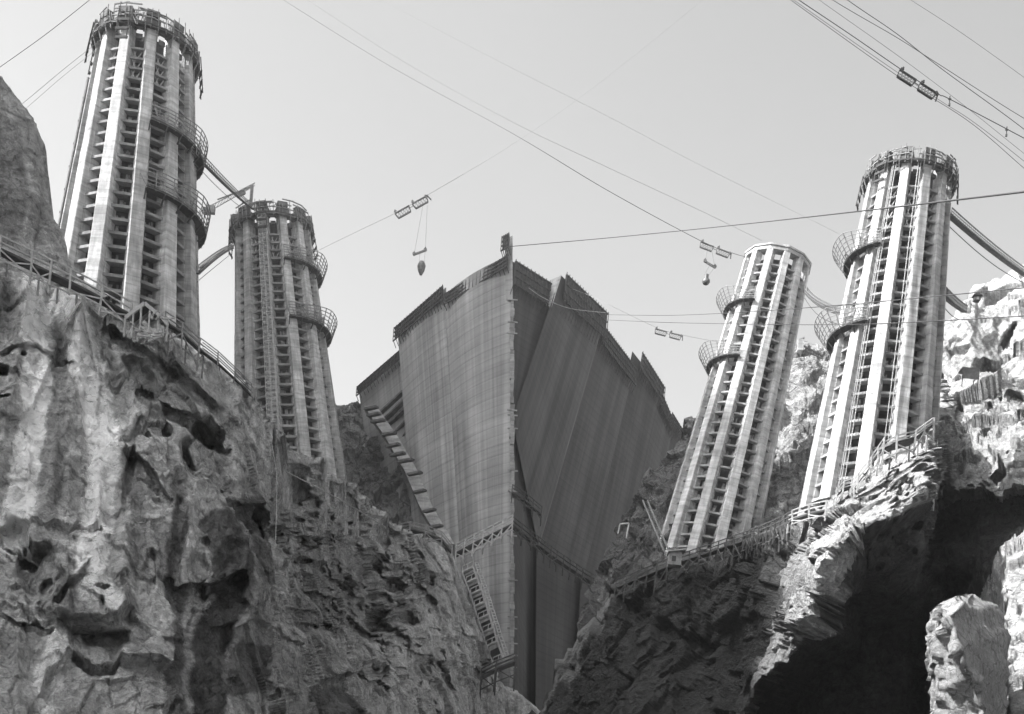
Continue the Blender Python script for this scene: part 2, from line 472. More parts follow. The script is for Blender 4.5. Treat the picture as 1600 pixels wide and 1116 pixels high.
def carve_left(px, py, d):
    # slabs standing proud of the face with a broken lower lip
    sd = poly_sd(px, py, [(415, 975), (470, 985), (530, 1010), (570, 1080), (560, 1150), (420, 1150)])
    d = d - 7 * sstep(6, -18, sd)
    sd = poly_sd(px, py, [(105, 985), (150, 985), (195, 1000), (180, 1055), (140, 1060), (112, 1020)])
    d = d + 3 * sstep(4, -8, sd)
    sd = poly_sd(px, py, [(70, 850), (200, 830), (205, 960), (185, 985), (60, 960)])
    d = d - 4 * sstep(10, -14, sd)
    for pts, dep, w in BROWS:
        xs = [p[0] for p in pts]; ys = [p[1] for p in pts]
        wob = 7 * fbm(np.stack([px * .04, py * .01, 0 * px + dep], -1), 4, gain=.6, seed=160)
        q = py + wob - np.interp(px, xs, ys)
        ends = sstep(xs[0] - 8, xs[0] + 14, px) * sstep(xs[-1] + 8, xs[-1] - 14, px)
        d = d + dep * sstep(-1, 5, q) * (1 - sstep(w * .25, w, q)) * ends - .35 * dep * sstep(-w * .5, 0, q) * (1 - sstep(-1, 4, q)) * ends
    # long buttresses running down the face
    k = fbm(np.stack([px * .012, py * .0025, 0 * px], -1), 3, seed=77, ridged=True)
    return d * (1 - .018 * k)
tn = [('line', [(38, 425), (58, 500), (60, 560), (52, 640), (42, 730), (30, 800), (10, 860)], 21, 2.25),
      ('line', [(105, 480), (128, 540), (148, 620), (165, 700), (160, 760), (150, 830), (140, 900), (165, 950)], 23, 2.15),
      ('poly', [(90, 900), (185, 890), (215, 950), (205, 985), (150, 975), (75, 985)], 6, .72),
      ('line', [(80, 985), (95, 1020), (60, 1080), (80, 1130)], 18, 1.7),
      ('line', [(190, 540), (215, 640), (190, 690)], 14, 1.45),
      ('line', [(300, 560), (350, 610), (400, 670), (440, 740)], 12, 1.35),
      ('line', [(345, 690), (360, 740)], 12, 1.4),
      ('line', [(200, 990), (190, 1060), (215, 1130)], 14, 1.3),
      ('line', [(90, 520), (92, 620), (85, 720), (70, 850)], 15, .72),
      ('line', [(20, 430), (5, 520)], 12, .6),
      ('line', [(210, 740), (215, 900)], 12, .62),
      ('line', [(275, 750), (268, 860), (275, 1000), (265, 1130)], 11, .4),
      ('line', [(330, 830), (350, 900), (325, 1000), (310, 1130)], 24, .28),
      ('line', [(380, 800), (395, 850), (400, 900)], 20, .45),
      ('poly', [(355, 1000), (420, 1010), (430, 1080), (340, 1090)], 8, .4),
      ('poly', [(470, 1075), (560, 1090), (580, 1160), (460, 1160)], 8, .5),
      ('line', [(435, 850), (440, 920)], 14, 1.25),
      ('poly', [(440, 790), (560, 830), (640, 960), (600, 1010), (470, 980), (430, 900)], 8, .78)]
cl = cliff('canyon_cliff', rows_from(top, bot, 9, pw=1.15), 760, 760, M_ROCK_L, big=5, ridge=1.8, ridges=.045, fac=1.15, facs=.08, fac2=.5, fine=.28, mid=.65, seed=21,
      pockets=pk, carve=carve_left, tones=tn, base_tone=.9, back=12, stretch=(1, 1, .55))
tag(cl, kind='structure')

# far slope between the second tower and the dam
top = [(440, 600, 478), (500, 632, 478), (528, 634, 478), (545, 628, 478), (562, 632, 478), (580, 640, 476), (612, 690, 470), (640, 740, 462), (690, 840, 450), (716, 880, 440)]
bot = [(400, 980, 430), (450, 980, 430), (500, 980, 430), (540, 980, 430), (570, 980, 430), (600, 980, 428), (640, 985, 424), (680, 990, 420), (720, 1000, 416), (745, 1010, 412)]
o = cliff('canyon_slope', rows_from(top, bot), 300, 300, M_ROCK_F, big=3, ridge=2.5, ridges=.05, fac=2.0, facs=.12, fac2=.8, fine=.5, seed=31, base_tone=1.05, back=10)
tag(o, kind='structure')

# right: broken rock below and beside the towers
top = [(690, 1230, 262), (790, 1170, 260), (850, 1112, 258), (898, 1008, 256), (960, 928, 252), (1055, 892, 243), (1150, 862, 231), (1232, 824, 200), (1290, 802, 185), (1338, 758, 181), (1398, 706, 183), (1462, 662, 194),
       (1472, 590, 256), (1474, 540, 264), (1484, 508, 266), (1528, 464, 268), (1600, 424, 268), (1720, 370, 266)]
bx = [560, 650, 720, 790, 860, 940, 1020, 1100, 1170, 1240, 1310, 1380, 1430, 1470, 1510, 1570, 1650, 1780]
bd = [240, 240, 236, 230, 222, 212, 204, 190, 178, 164, 154, 150, 150, 150, 150, 148, 146, 144]
bot = [(x, 1400, d) for x, d in zip(bx, bd)]
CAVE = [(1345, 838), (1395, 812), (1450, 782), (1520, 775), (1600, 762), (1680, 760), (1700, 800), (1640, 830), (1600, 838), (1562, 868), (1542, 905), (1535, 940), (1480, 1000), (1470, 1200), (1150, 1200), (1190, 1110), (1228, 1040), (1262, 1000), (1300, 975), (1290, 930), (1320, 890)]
def carve_right(px, py, d):
    wx = 13 * fbm(np.stack([px * .03, py * .03, 0 * px], -1), 3, gain=.5, seed=150)
    wy = 13 * fbm(np.stack([px * .03, py * .03, 0 * px + 9], -1), 3, gain=.5, seed=151)
    sd = poly_sd(px + wx, py + wy, CAVE)
    d = d + (9 + 22 * sstep(870, 990, py)) * sstep(3, -38, sd) + 6 * sstep(3, -6, sd)
    # broad ledge sloping out above the cave
    yt = np.interp(px, [1200, 1290, 1338, 1398, 1462, 1500, 1600, 1720], [836, 802, 758, 706, 662, 640, 610, 590])
    d = d - 15 * sstep(2, 95, py - yt) * sstep(1215, 1290, px) * (1 - .6 * sstep(880, 1000, py))
    # the lit outcrop left of the cave stands proud
    sd = poly_sd(px + wx, py + wy, [(1240, 850), (1330, 800), (1350, 830), (1320, 890), (1290, 930), (1300, 975), (1265, 1000), (1230, 985), (1215, 930), (1225, 890)])
    d = d - 9 * sstep(5, -18, sd)
    # blocks right of the cave
    sd = poly_sd(px + wx, py + wy, [(1555, 880), (1700, 800), (1700, 1200), (1560, 1200), (1550, 1000)])
    d = d - 24 * sstep(6, -26, sd)
    return d
rr = random.Random(5)
pk = [(1497, 712, 17, 26, 20, 7), (1545, 560, 15, 9, 10, 3), (1520, 615, 14, 8, 20, 3), (1575, 520, 9, 30, 35, 4), (1410, 765, 16, 9, 20, 3), (1545, 690, 14, 16, 0, 4), (1450, 742, 16, 9, -20, 3), (1560, 740, 22, 10, -10, 5), (1590, 620, 20, 8, 10, 3)]
for k in range(120):
    x = rr.uniform(1250, 1600); lo = max(440, 820 - (x - 1250) * .8)
    pk.append((x, rr.uniform(lo, lo + 260), rr.uniform(3, 10), rr.uniform(2, 7), rr.uniform(-40, 40), rr.uniform(.6, 2.0)))
def shade_tone_right(px, py, t):  # paints the shade of the lower slope into the rock tone
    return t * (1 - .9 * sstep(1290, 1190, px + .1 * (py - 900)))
tn = [('poly', CAVE, 8, .2), ('line', [(1555, 470), (1600, 440)], 12, 1.25)]  # the CAVE entry paints the hollow's deep shade into the rock colour
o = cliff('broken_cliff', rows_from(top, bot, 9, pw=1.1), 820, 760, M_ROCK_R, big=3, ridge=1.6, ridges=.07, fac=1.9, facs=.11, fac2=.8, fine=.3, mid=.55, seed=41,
      pockets=pk, carve=carve_right, tones=tn, tonefn=shade_tone_right, base_tone=1.12, back=12, stretch=(1, 1, .8))
tag(o, kind='structure')

# slope behind the right-hand towers
top = [(940, 900, 345), (985, 800, 350), (1030, 735, 352), (1060, 694, 352), (1082, 664, 352), (1120, 640, 370), (1180, 590, 372), (1238, 545, 372), (1262, 543, 371), (1290, 556, 370), (1330, 575, 370), (1400, 610, 368)]
bot = [(900, 1020, 300), (950, 1020, 298), (1000, 1010, 296), (1040, 1005, 294), (1080, 1000, 292), (1120, 990, 290), (1170, 980, 290), (1220, 970, 290), (1260, 960, 290), (1300, 960, 290), (1350, 960, 290), (1420, 960, 290)]
o = cliff('canyon_slope', rows_from(top, bot), 360, 360, M_ROCK_F, big=3, ridge=2.2, ridges=.06, fac=1.8, facs=.14, fac2=.8, fine=.5, seed=61, base_tone=1.25, back=10,
          tonefn=lambda px, py, t: t * (1 - .6 * sstep(1130, 1050, px)))
tag(o, kind='structure')

# unseen rim added on the left, its profile shaped to shade chosen parts
def rim(name, prof, x0, lean, seed):
    ys = np.array([p[0] for p in prof], float); zs = np.array([p[1] for p in prof], float)
    n = 220; yy = np.linspace(ys[0], ys[-1], n)
    top_ = np.interp(yy, ys, zs)
    nv = 60; t = np.linspace(0, 1, nv)[:, None]
    Z = -2 + (top_ + 2)[None] * t
    X = x0 - lean * t + 0 * Z; Y = yy[None] + 0 * Z
    W = np.stack([X, Y, Z], -1)
    W[..., 0] += 8 * fbm(W * .02, 4, seed=seed) * (1 - .7 * t)
    W[..., 2] += 2.5 * fbm(W * .08, 3, seed=seed + 4) * t
    back_ = W[-1:] + np.array([-25, 0, -40]); back2 = W[-1:] + np.array([-120, 0, -400])
    W = np.concatenate([W, back_, back2])
    return tag(grid_mesh(name, W, np.full(W.shape[:2], .8), M_ROCK_F), kind='structure')
rim('unseen_shade_rim', [(-250, 250), (-120, 300), (-40, 290), (25, 310), (60, 335), (78, 350), (98, 362), (106, 372), (114, 388), (134, 394), (150, 388), (166, 380), (170, 300), (198, 300), (206, 450), (227, 468), (245, 476), (300, 480), (318, 500), (342, 500), (352, 560), (520, 570), (570, 540)], -250, 30, 71)
yy = np.linspace(-140, 136, 180)[None, :]; tt = np.linspace(0, 1, 60)[:, None]  # unseen wall added right of and behind the camera to cut sky light
xw = 20 + np.maximum(0, yy) * .31 - np.maximum(0, -yy - 20) * 1.4 + 24 * tt ** 1.5
W = np.stack([xw + 0 * tt, yy + 0 * tt, -2 + 190 * tt + 0 * yy], -1)
W[..., 0] += 3 * fbm(W * .05, 4, seed=83); W = np.concatenate([W, W[-1:] + np.array([60, 0, -5]), W[-1:] + np.array([200, 0, -160])])
tag(grid_mesh('unseen_shade_wall', W, np.full(W.shape[:2], .7), M_ROCK_F), kind='structure')
#@@OBJECTS
# ------------------------------------------------------------------ intake towers
NC = 12
def make_tower(name, label, c0, c1, depth, az, base_y, baskets=(), basket_arc=(10, 130), crown='forms', braces=4, seed=0, flare_w=.26, ladder=None, ropes=(), pipe=False, depth_top=None, storey=.2):
    """c0, c1: (photo row, centre column, radius) of the axis at two heights"""
    rnd = random.Random(seed)
    (y0, x0, r0), (y1, x1, r1) = c0, c1          # y0 = top ring row, y1 = a low row
    def at_row(y):
        t = (y - y0) / (y1 - y0)
        return x0 + (x1 - x0) * t, r0 + (r1 - r0) * t
    xb, rb = at_row(base_y)
    dt = depth if depth_top is None else depth_top
    B = P(xb, base_y, depth); T = P(x0, y0, dt)
    H = (T - B).length
    Rb = rb / FP * depth; Rt = r0 / FP * dt
    z = (T - B).normalized()
    f = Vector((-B.x, -B.y, 0)).normalized()      # towards the camera
    f = (f - z * f.dot(z)).normalized()
    x = f.cross(z) * -1
    # local axes: +Y = towards the camera, +X = to the photo's right
    xr = z.cross(f)
    if xr.x < 0: xr = -xr
    mat = Matrix(((xr.x, f.x, z.x, B.x), (xr.y, f.y, z.y, B.y), (xr.z, f.z, z.z, B.z), (0, 0, 0, 1)))
    root = empty(name, mat=mat)
    tag(root, label, 'tower', 'intake towers')
    Rz = lambda h: Rb + (Rt - Rb) * h / H
    def pol(a, r, h):
        """a degrees: 0 faces the camera, + is the photo's right; r in units of the local radius"""
        q = Rz(h) * r
        return Vector((math.sin(R(a)) * q, math.cos(R(a)) * q, h))
    def row_h(y): return (base_y - y) / (base_y - y0) * H
    # columns
    sec = [(1.0, -.086), (1.0, .086), (.99, .098), (.90, .098), (.90, .114), (.76, .114), (.76, -.114), (.90, -.114), (.90, -.098), (.99, -.098)]
    for k in range(NC):
        a = R(az + k * 360 / NC); m = MB(); n = len(sec)
        hs = [0, H * .33, H * .33 + .02, H * .66, H * .66 + .02, H]
        sc = [1.012, 1.012, 1.006, 1.006, 1.0, 1.0]
        for h, s_ in zip(hs, sc):
            q = Rz(h)
            for (rad, tan) in sec:
                rr_ = rad * q * (s_ if rad > .9 else 1); tt = tan * q
                m.v.append((math.sin(a) * rr_ + math.cos(a) * tt, math.cos(a) * rr_ - math.sin(a) * tt, h))
        for i in range(len(hs) - 1):
            for j in range(n): m.f.append((i * n + j, i * n + (j + 1) % n, (i + 1) * n + (j + 1) % n, (i + 1) * n + j))
        m.f.append(tuple(range(n))); m.f.append(tuple((len(hs) - 1) * n + j for j in range(n))[::-1])
        m.build('column', M_CON, root)
    # inner drum: closed, its dark colour stands in for the shaded interior
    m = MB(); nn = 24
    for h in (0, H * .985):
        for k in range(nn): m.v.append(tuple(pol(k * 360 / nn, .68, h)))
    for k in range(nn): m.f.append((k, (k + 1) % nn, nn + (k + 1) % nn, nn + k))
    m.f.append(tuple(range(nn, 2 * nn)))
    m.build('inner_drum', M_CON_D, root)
    # ring beams: one ring per storey
    h = .6; levels = []
    while h < H * (.93 if crown == 'forms' else .97):
        levels.append(h); h += storey * Rz(h)
    def bay(m, k, h, ra, rb_, dh, inset=.165):
        a0 = az + k * 30; a1 = a0 + 30
        q = Rz(h)
        for (r_in, r_out) in ((ra, rb_),):
            pts = []
            for rad in (r_in, r_out):
                for (a, sgn) in ((a0, 1), (a1, -1)):
                    ar = R(a); px_ = math.sin(ar) * rad * q + math.cos(ar) * sgn * inset * q; py_ = math.cos(ar) * rad * q - math.sin(ar) * sgn * inset * q
                    pts.append((px_, py_))
            (ia, ib, oa, ob) = pts
            vs = [(ia[0], ia[1], h), (ib[0], ib[1], h), (ob[0], ob[1], h), (oa[0], oa[1], h)]
            vs += [(v[0], v[1], h + dh) for v in vs]
            m.add(vs, [(0, 3, 2, 1), (4, 5, 6, 7), (0, 1, 5, 4), (1, 2, 6, 5), (2, 3, 7, 6), (3, 0, 4, 7)])
    for li, h in enumerate(levels):
        m = MB()
        dh = .042 * Rz(h)
        for k in range(NC):
            a = az + k * 30
            m.v += [tuple(pol(a, .80, h)), tuple(pol(a, .94, h)), tuple(pol(a, .94, h + dh)), tuple(pol(a, .80, h + dh))]
            i = 4 * k; j = 4 * ((k + 1) % NC)
            for q_ in range(4): m.f.append((i + q_, i + (q_ + 1) % 4, j + (q_ + 1) % 4, j + q_))
        m.build('ring_beam', M_BEAM, root)
    # shutter boards and gates left standing inside the bays
    m = MB()
    for k in range(NC):
        for i in range(len(levels) - 1):
            h0 = levels[i] + .055 * Rz(levels[i]); h1 = levels[i + 1] - .02
            if rnd.random() < .85:
                nb = rnd.randint(2, 5)
                for j in range(nb):
                    aa = az + k * 30 + 15 + rnd.uniform(-8.5, 8.5)
                    wd = rnd.uniform(.012, .07); top_ = h0 + (h1 - h0) * rnd.uniform(.55, 1)
                    c_ = pol(aa, rnd.choice((.71, .76)), (h0 + top_) / 2); q = Rz(h0)
                    t_ = Vector((math.cos(R(aa)), -math.sin(R(aa)), 0)); n_ = Vector((math.sin(R(aa)), math.cos(R(aa)), 0))
                    m.box(c_, t_ * wd * q, n_ * .02 * q, (0, 0, top_ - h0))
    m.build('shutter_boards', M_BOARD, root)
    # cross bracing in the topmost storeys
    if braces:
        L = levels[-braces - 1:]
        for k in range(NC):
            m = MB()
            for i in range(len(L) - 1):
                a0 = az + k * 30 + 9.5; a1 = az + k * 30 + 20.5; am = (a0 + a1) / 2
                w = .02 * Rz(L[i])
                m.bar(pol(a0, .84, L[i + 1]), pol(am, .84, L[i] + .3), w); m.bar(pol(a1, .84, L[i + 1]), pol(am, .84, L[i] + .3), w)
                m.bar(pol(a0, .84, L[i] + .3), pol(am - 2, .84, L[i + 1]), w)
            m.build('cross_bracing', M_WOOD_L, root)
    # crown
    q = Rt
    if crown == 'forms':
        m = MB()
        for k in range(NC):         # timber form around the head of every column and panels between
            a = az + k * 30
            n_ = Vector((math.sin(R(a)), math.cos(R(a)), 0)); t_ = Vector((math.cos(R(a)), -math.sin(R(a)), 0))
            m.box(pol(a, .96, H - .02 * q), t_ * .33 * q, n_ * .24 * q, (0, 0, .20 * q))
            m.box(pol(a, 1.02, H + .17 * q), t_ * .26 * q, n_ * .16 * q, (0, 0, .12 * q))
            bay(m, k, H - .10 * q, .84, .90, .16 * q, .165)
            bay(m, k, H - .30 * q, .80, .86, .10 * q, .16)
        m.build('formwork', M_FORM, root)
        m = MB()
        for ring, (rad, hh) in enumerate(((1.10, -.10), (1.12, .05), (1.11, .20), (1.10, .30), (1.0, .24))):
            for k in range(NC * 2):
                if rnd.random() < (.15, .1, .35, .55, .2)[ring]: continue
                a0 = az + k * 15; a1 = a0 + 15 + rnd.uniform(-1, 4)
                m.bar(pol(a0, rad + rnd.uniform(-.015, .015), H + hh * q), pol(a1, rad + rnd.uniform(-.015, .015), H + (hh + rnd.uniform(-.02, .02)) * q), .022 * q)
        for k in range(NC * 4):
            a = az + k * 7.5 + rnd.uniform(-2, 2)
            m.bar(pol(a, 1.1, H - .16 * q), pol(a + rnd.uniform(-1, 1), 1.11, H + rnd.uniform(.1, .34) * q), .017 * q)
            if k % 2: m.bar(pol(a, 1.0, H - .34 * q), pol(a, 1.12, H - .1 * q), .02 * q)
        for k in range(70):
            a = rnd.uniform(0, 360); r_ = rnd.uniform(.95, 1.13)
            m.bar(pol(a, r_, H + rnd.uniform(-.25, .25) * q), pol(a + rnd.uniform(-8, 8), r_, H + rnd.uniform(-.1, .3) * q), .015 * q)
        m.build('scaffold_rails', M_WOOD, root)
        m = MB()
        for k in range(NC * 2):
            a0 = az + k * 15; a1 = a0 + 15
            i0, i1, o0, o1 = pol(a0, .97, H - .10 * q), pol(a1, .97, H - .10 * q), pol(a0, 1.12, H - .10 * q), pol(a1, 1.12, H - .10 * q)
            u = Vector((0, 0, .03 * q))
            m.add([i0, i1, o1, o0, i0 + u, i1 + u, o1 + u, o0 + u], [(0, 3, 2, 1), (4, 5, 6, 7), (0, 1, 5, 4), (2, 3, 7, 6)])
        m.build('crown_deck', M_DARK, root)
        for k in (3, 8, 9, 11):       # hanging stages below the deck, each side of some columns
            m = MB(); a = az + k * 30
            for s_ in (-6, 6):
                m.bar(pol(a + s_, 1.14, H + .2 * q), pol(a + s_, 1.16, H - .55 * q), .02 * q)
            for hh in (-.1, -.3, -.5): m.bar(pol(a - 7, 1.15, H + hh * q), pol(a + 7, 1.15, H + hh * q), .03 * q, .05 * q)
            m.build('hanging_stage', M_DARK, root)
    else:                             # finished head: slab ring with a low cornice
        m = MB()
        for k in range(NC):
            a0 = az + k * 30; a1 = a0 + 30
            for (ra, rb_, h0, h1) in ((.72, 1.02, H - .02, H + .10 * q), (.80, 1.045, H + .103 * q, H + .16 * q)):
                vs = [pol(a0, ra, H), pol(a1, ra, H), pol(a1, rb_, H), pol(a0, rb_, H)]
                vs = [Vector((v.x, v.y, h0)) for v in vs] + [Vector((v.x, v.y, h1)) for v in vs]
                m.add(vs, [(0, 3, 2, 1), (4, 5, 6, 7), (0, 1, 5, 4), (2, 3, 7, 6)])
        m.build('head_slab', M_CAP, root)
    # scaffold baskets on one side
    for by in baskets:
        h = row_h(by); q = Rz(h)
        a0, a1 = basket_arc; na = 16
        As = [a0 + (a1 - a0) * i / na for i in range(na + 1)]
        d = MB()
        for i in range(na):
            v = [pol(As[i], .95, h), pol(As[i + 1], .95, h), pol(As[i + 1], 1.14, h), pol(As[i], 1.14, h)]
            u = Vector((0, 0, .02 * q))
            d.add(v + [w_ + u for w_ in v], [(0, 3, 2, 1), (4, 5, 6, 7), (0, 1, 5, 4), (2, 3, 7, 6), (1, 2, 6, 5), (3, 0, 4, 7)])
            if i % 2 == 0:
                d.bar(pol(As[i], 1.0, h - .14 * q), pol(As[i], 1.13, h), .02 * q)
        deck = d.build('scaffold_deck', M_DARK, root)
        w = MB()
        big_ = [i for i in range(na + 1) if abs(As[i]) > 35]
        for i in range(na + 1):
            flare = min(1, max(0, (abs(As[i]) - 30) / 30))
            r1_ = 1.14 + flare_w * flare; h1_ = h + (.30 + .05 * flare) * q
            w.bar(pol(As[i], 1.13, h - .02 * q), pol(As[i], r1_, h1_), .014 * q)
        for j in range(6):
            t = j / 5
            for i in range(na):
                f0 = min(1, max(0, (abs(As[i]) - 30) / 30)); f1 = min(1, max(0, (abs(As[i + 1]) - 30) / 30))
                p0 = pol(As[i], 1.13 + (.01 + flare_w * f0) * t, h + (.30 + .05 * f0) * t * q); p1 = pol(As[i + 1], 1.13 + (.01 + flare_w * f1) * t, h + (.30 + .05 * f1) * t * q)
                w.bar(p0, p1, .012 * q)
        for k in range(26):
            a = rnd.uniform(a0, a1)
            w.bar(pol(a, rnd.uniform(1.0, 1.12), h), pol(a + rnd.uniform(-8, 8), rnd.uniform(1.02, 1.16), h + rnd.uniform(.12, .36) * q), .013 * q)
        w.build('guard_net', M_WOOD, deck)
    if ladder is not None:            # lattice hoist up the front
        m = MB(); a0, a1 = ladder
        hh = 0; top_ = H * 1.0
        for a in (a0, (a0 + a1) / 2, a1):
            for rad in (1.03, 1.12): m.bar(pol(a, rad, 0), pol(a, rad, top_), .018 * Rt)
        i = 0
        while hh < top_ - 1:
            st_ = .105 * Rz(hh)
            for rad in (1.03, 1.12): m.bar(pol(a0, rad, hh), pol(a1, rad, hh), .02 * Rt)
            m.bar(pol(a0 if i % 2 else a1, 1.12, hh), pol(a1 if i % 2 else a0, 1.12, hh + st_), .012 * Rt)
            hh += st_; i += 1
        m.build('hoist_ladder', M_WOOD_L, root)
    for (a, r_) in ropes:
        m = MB(); m.tube([pol(a, r_, 0), pol(a, r_ + .01, H * .5), pol(a, r_, H * 1.02)], .012 * Rt, 5)
        m.build('hoist_rope', M_WIRE_G, root)
    if pipe:
        m = MB(); m.tube([pol(pipe, 1.05, 0), pol(pipe, 1.05, H * .9)], .028 * Rt, 8)
        for i in range(14): m.bar(pol(pipe, .98, H * (i + .5) / 16), pol(pipe, 1.08, H * (i + .5) / 16), .03 * Rt)
        m.build('riser_pipe', M_STEEL_G, root)
    root['_H'] = H; del root['_H']
    return dict(root=root, mat=mat, H=H, Rt=Rt, pol=pol, row_h=row_h)

T1 = make_tower('intake_tower', 'tallest ribbed concrete tower, on the cliff left of the picture above a timber trestle', (82, 229, 73), (400, 202, 105), 246, 4, 660,
                baskets=(238, 345), basket_arc=(8, 128), seed=1, flare_w=.08, pipe=-96, braces=3)
T2 = make_tower('intake_tower', 'hazy pale ribbed tower with a ladder hoist up its front, left of the dam', (362, 425.5, 58), (770, 455, 88), 430, 15, 860,
                baskets=(438, 530), basket_arc=(10, 128), seed=2, flare_w=.18, ladder=(-20, -10), braces=3)
T3 = make_tower('intake_tower', 'leaning ribbed tower with a clean finished head, right of the dam', (418, 1213, 52), (853, 1107, 75.5), 320, 15, 905,
                baskets=(500, 588), basket_arc=(-140, -18), seed=3, flare_w=.3, crown='slab', braces=0, storey=.25)
T4 = make_tower('intake_tower', 'sunlit ribbed tower with scaffolding round its top, rightmost of the four', (286, 1421, 64), (630, 1375, 89), 200, -7, 812,
                baskets=(420, 542), basket_arc=(-140, -22), seed=4, flare_w=.3, braces=4, storey=.23, ropes=((-22, 1.04), (-19, 1.05), (-24, 1.03), (9, 1.04), (12, 1.05)))

# ------------------------------------------------------------------ the dam
dam = empty('dam', P(800, 1100, 404))
tag(dam, 'unfinished concrete dam of tall stepped blocks filling the middle of the canyon', 'dam')
DMI = dam.location.copy()
def quad_block(name, tl, tr, br, bl, thick, mat, nu=24, nv=40, bulge=0, rel=.25, seed=0, parent=None):
    """a pour block: four corners (px,py,d) of its upstream face, solid behind; UV in metres"""
    TL, TR, BR, BL = [P(*p) for p in (tl, tr, br, bl)]
    n = (TR - TL).cross(BL - TL).normalized()
    if n.y > 0: n = -n
    W = (TR - TL).length * .5 + (BR - BL).length * .5; Hh = ((BL - TL).length + (BR - TR).length) / 2
    vs = []; uvs = []
    fr = []
    for j in range(nv + 1):
        for i in range(nu + 1):
            u = i / nu; v = j / nv
            p = (TL * (1 - u) + TR * u) * (1 - v) + (BL * (1 - u) + BR * u) * v
            p = p + n * (bulge * 4 * u * (1 - u))
            vs.append(p - DMI); uvs.append((u * W, (1 - v) * Hh))
    nf = len(vs)
    back = Vector((0, 1, 0)) * thick
    ring = [j * (nu + 1) for j in range(nv + 1)] + [nv * (nu + 1) + i for i in range(1, nu + 1)] + [j * (nu + 1) + nu for j in range(nv - 1, -1, -1)] + [i for i in range(nu - 1, 0, -1)]
    fs = []
    for j in range(nv):
        for i in range(nu):
            a = j * (nu + 1) + i; fs.append((a, a + nu + 1, a + nu + 2, a + 1))
    b0 = len(vs)
    for r_ in ring: vs.append(vs[r_] + back); uvs.append(uvs[r_])
    L = len(ring)
    for k in range(L): fs.append((ring[k], b0 + k, b0 + (k + 1) % L, ring[(k + 1) % L])[::-1])
    fs.append(tuple(b0 + k for k in range(L)))
    me = bpy.data.meshes.new(name); me.from_pydata([tuple(v) for v in vs], [], fs); me.materials.append(mat)
    uvl = me.uv_layers.new(name='UVMap')
    for l in me.loops: uvl.data[l.vertex_index if False else l.index].uv = uvs[l.vertex_index]
    me.update()
    o = bpy.data.objects.new(name, me); C.objects.link(o); o.parent = parent or dam
    return o

def crest_forms(a, b, hgt, mat=M_DARK, n=10, parent=None, out=1.2):
    """cantilever form panels with a lattice of studs and walers along a block's top edge"""
    A = P(*a) - DMI; B = P(*b) - DMI; m = MB()
    side = (B - A).normalized(); nrm = side.cross(Vector((0, 0, 1))).normalized()
    if nrm.y > 0: nrm = -nrm
    up = Vector((0, 0, hgt))
    off = nrm * out
    for k in range(4):
        t = k / 3; m.bar(A + off - up * (1 - t) , B + off - up * (1 - t), .25, .45)
    L = (B - A).length; ns = max(4, int(L / 1.6))
    for k in range(ns + 1):
        p = A.lerp(B, k / ns) + off
        m.bar(p + nrm * .2 + up * .08, p + nrm * .2 - up * 1.08, .22)
        m.bar(p - up, p - nrm * out - up * 1.5, .16)
    m.bar(A + nrm * (out - .3) - up * .45, B + nrm * (out - .3) - up * .45, .12, hgt * .9)
    return m.build('form_panels', mat, parent or dam)

def dd(px): # distance of the upstream face under photo column px
    xs = [560, 622, 715, 797, 803, 866, 940, 990, 1030, 1050, 1075, 1120]; ds = [466, 450, 425, 406, 406, 418, 441, 474, 494, 512, 530, 560]
    return float(np.interp(px, xs, ds))
def q4(*pts): return [(x, y, d) for (x, y, d) in pts]
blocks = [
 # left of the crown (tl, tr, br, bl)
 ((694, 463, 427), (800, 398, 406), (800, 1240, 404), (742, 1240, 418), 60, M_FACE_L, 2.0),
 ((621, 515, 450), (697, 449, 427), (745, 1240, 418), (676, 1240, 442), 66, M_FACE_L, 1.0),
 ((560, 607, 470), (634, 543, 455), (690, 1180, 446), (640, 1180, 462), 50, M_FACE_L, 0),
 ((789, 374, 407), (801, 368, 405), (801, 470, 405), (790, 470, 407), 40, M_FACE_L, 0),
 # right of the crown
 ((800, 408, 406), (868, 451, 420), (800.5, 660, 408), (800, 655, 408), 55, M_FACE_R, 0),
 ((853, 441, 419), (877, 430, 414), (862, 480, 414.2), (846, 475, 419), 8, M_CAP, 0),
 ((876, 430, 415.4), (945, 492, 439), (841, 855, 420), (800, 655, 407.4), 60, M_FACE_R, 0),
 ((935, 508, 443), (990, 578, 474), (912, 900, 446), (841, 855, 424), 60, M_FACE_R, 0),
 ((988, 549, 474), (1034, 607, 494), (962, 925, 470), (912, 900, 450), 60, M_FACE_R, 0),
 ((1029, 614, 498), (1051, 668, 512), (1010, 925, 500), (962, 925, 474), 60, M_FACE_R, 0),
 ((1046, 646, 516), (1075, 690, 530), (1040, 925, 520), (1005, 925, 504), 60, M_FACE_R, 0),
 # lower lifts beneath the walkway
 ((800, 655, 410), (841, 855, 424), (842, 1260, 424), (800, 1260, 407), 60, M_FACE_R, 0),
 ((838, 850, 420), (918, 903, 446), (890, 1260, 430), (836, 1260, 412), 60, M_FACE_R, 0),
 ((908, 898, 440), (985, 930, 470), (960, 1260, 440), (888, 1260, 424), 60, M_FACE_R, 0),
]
for i, (tl, tr, br, bl, th, mt, bu) in enumerate(blocks):
    quad_block('dam_block', tl, tr, br, bl, th, mt, bulge=bu)
crest_forms((621, 515, 450), (697, 449, 427), 4.2)
crest_forms((700, 462, 425), (797, 402, 406), 3.2)
crest_forms((562, 607, 468), (632, 547, 455), 3.0)
crest_forms((789, 374, 406), (800, 368, 404), 4)
crest_forms((801, 410, 405), (860, 447, 418), 6.5)
crest_forms((880, 430, 417), (945, 492, 439), 8.0)
crest_forms((938, 510, 443), (990, 578, 473), 5.5)
crest_forms((999, 552, 474), (1034, 607, 493), 5.5)
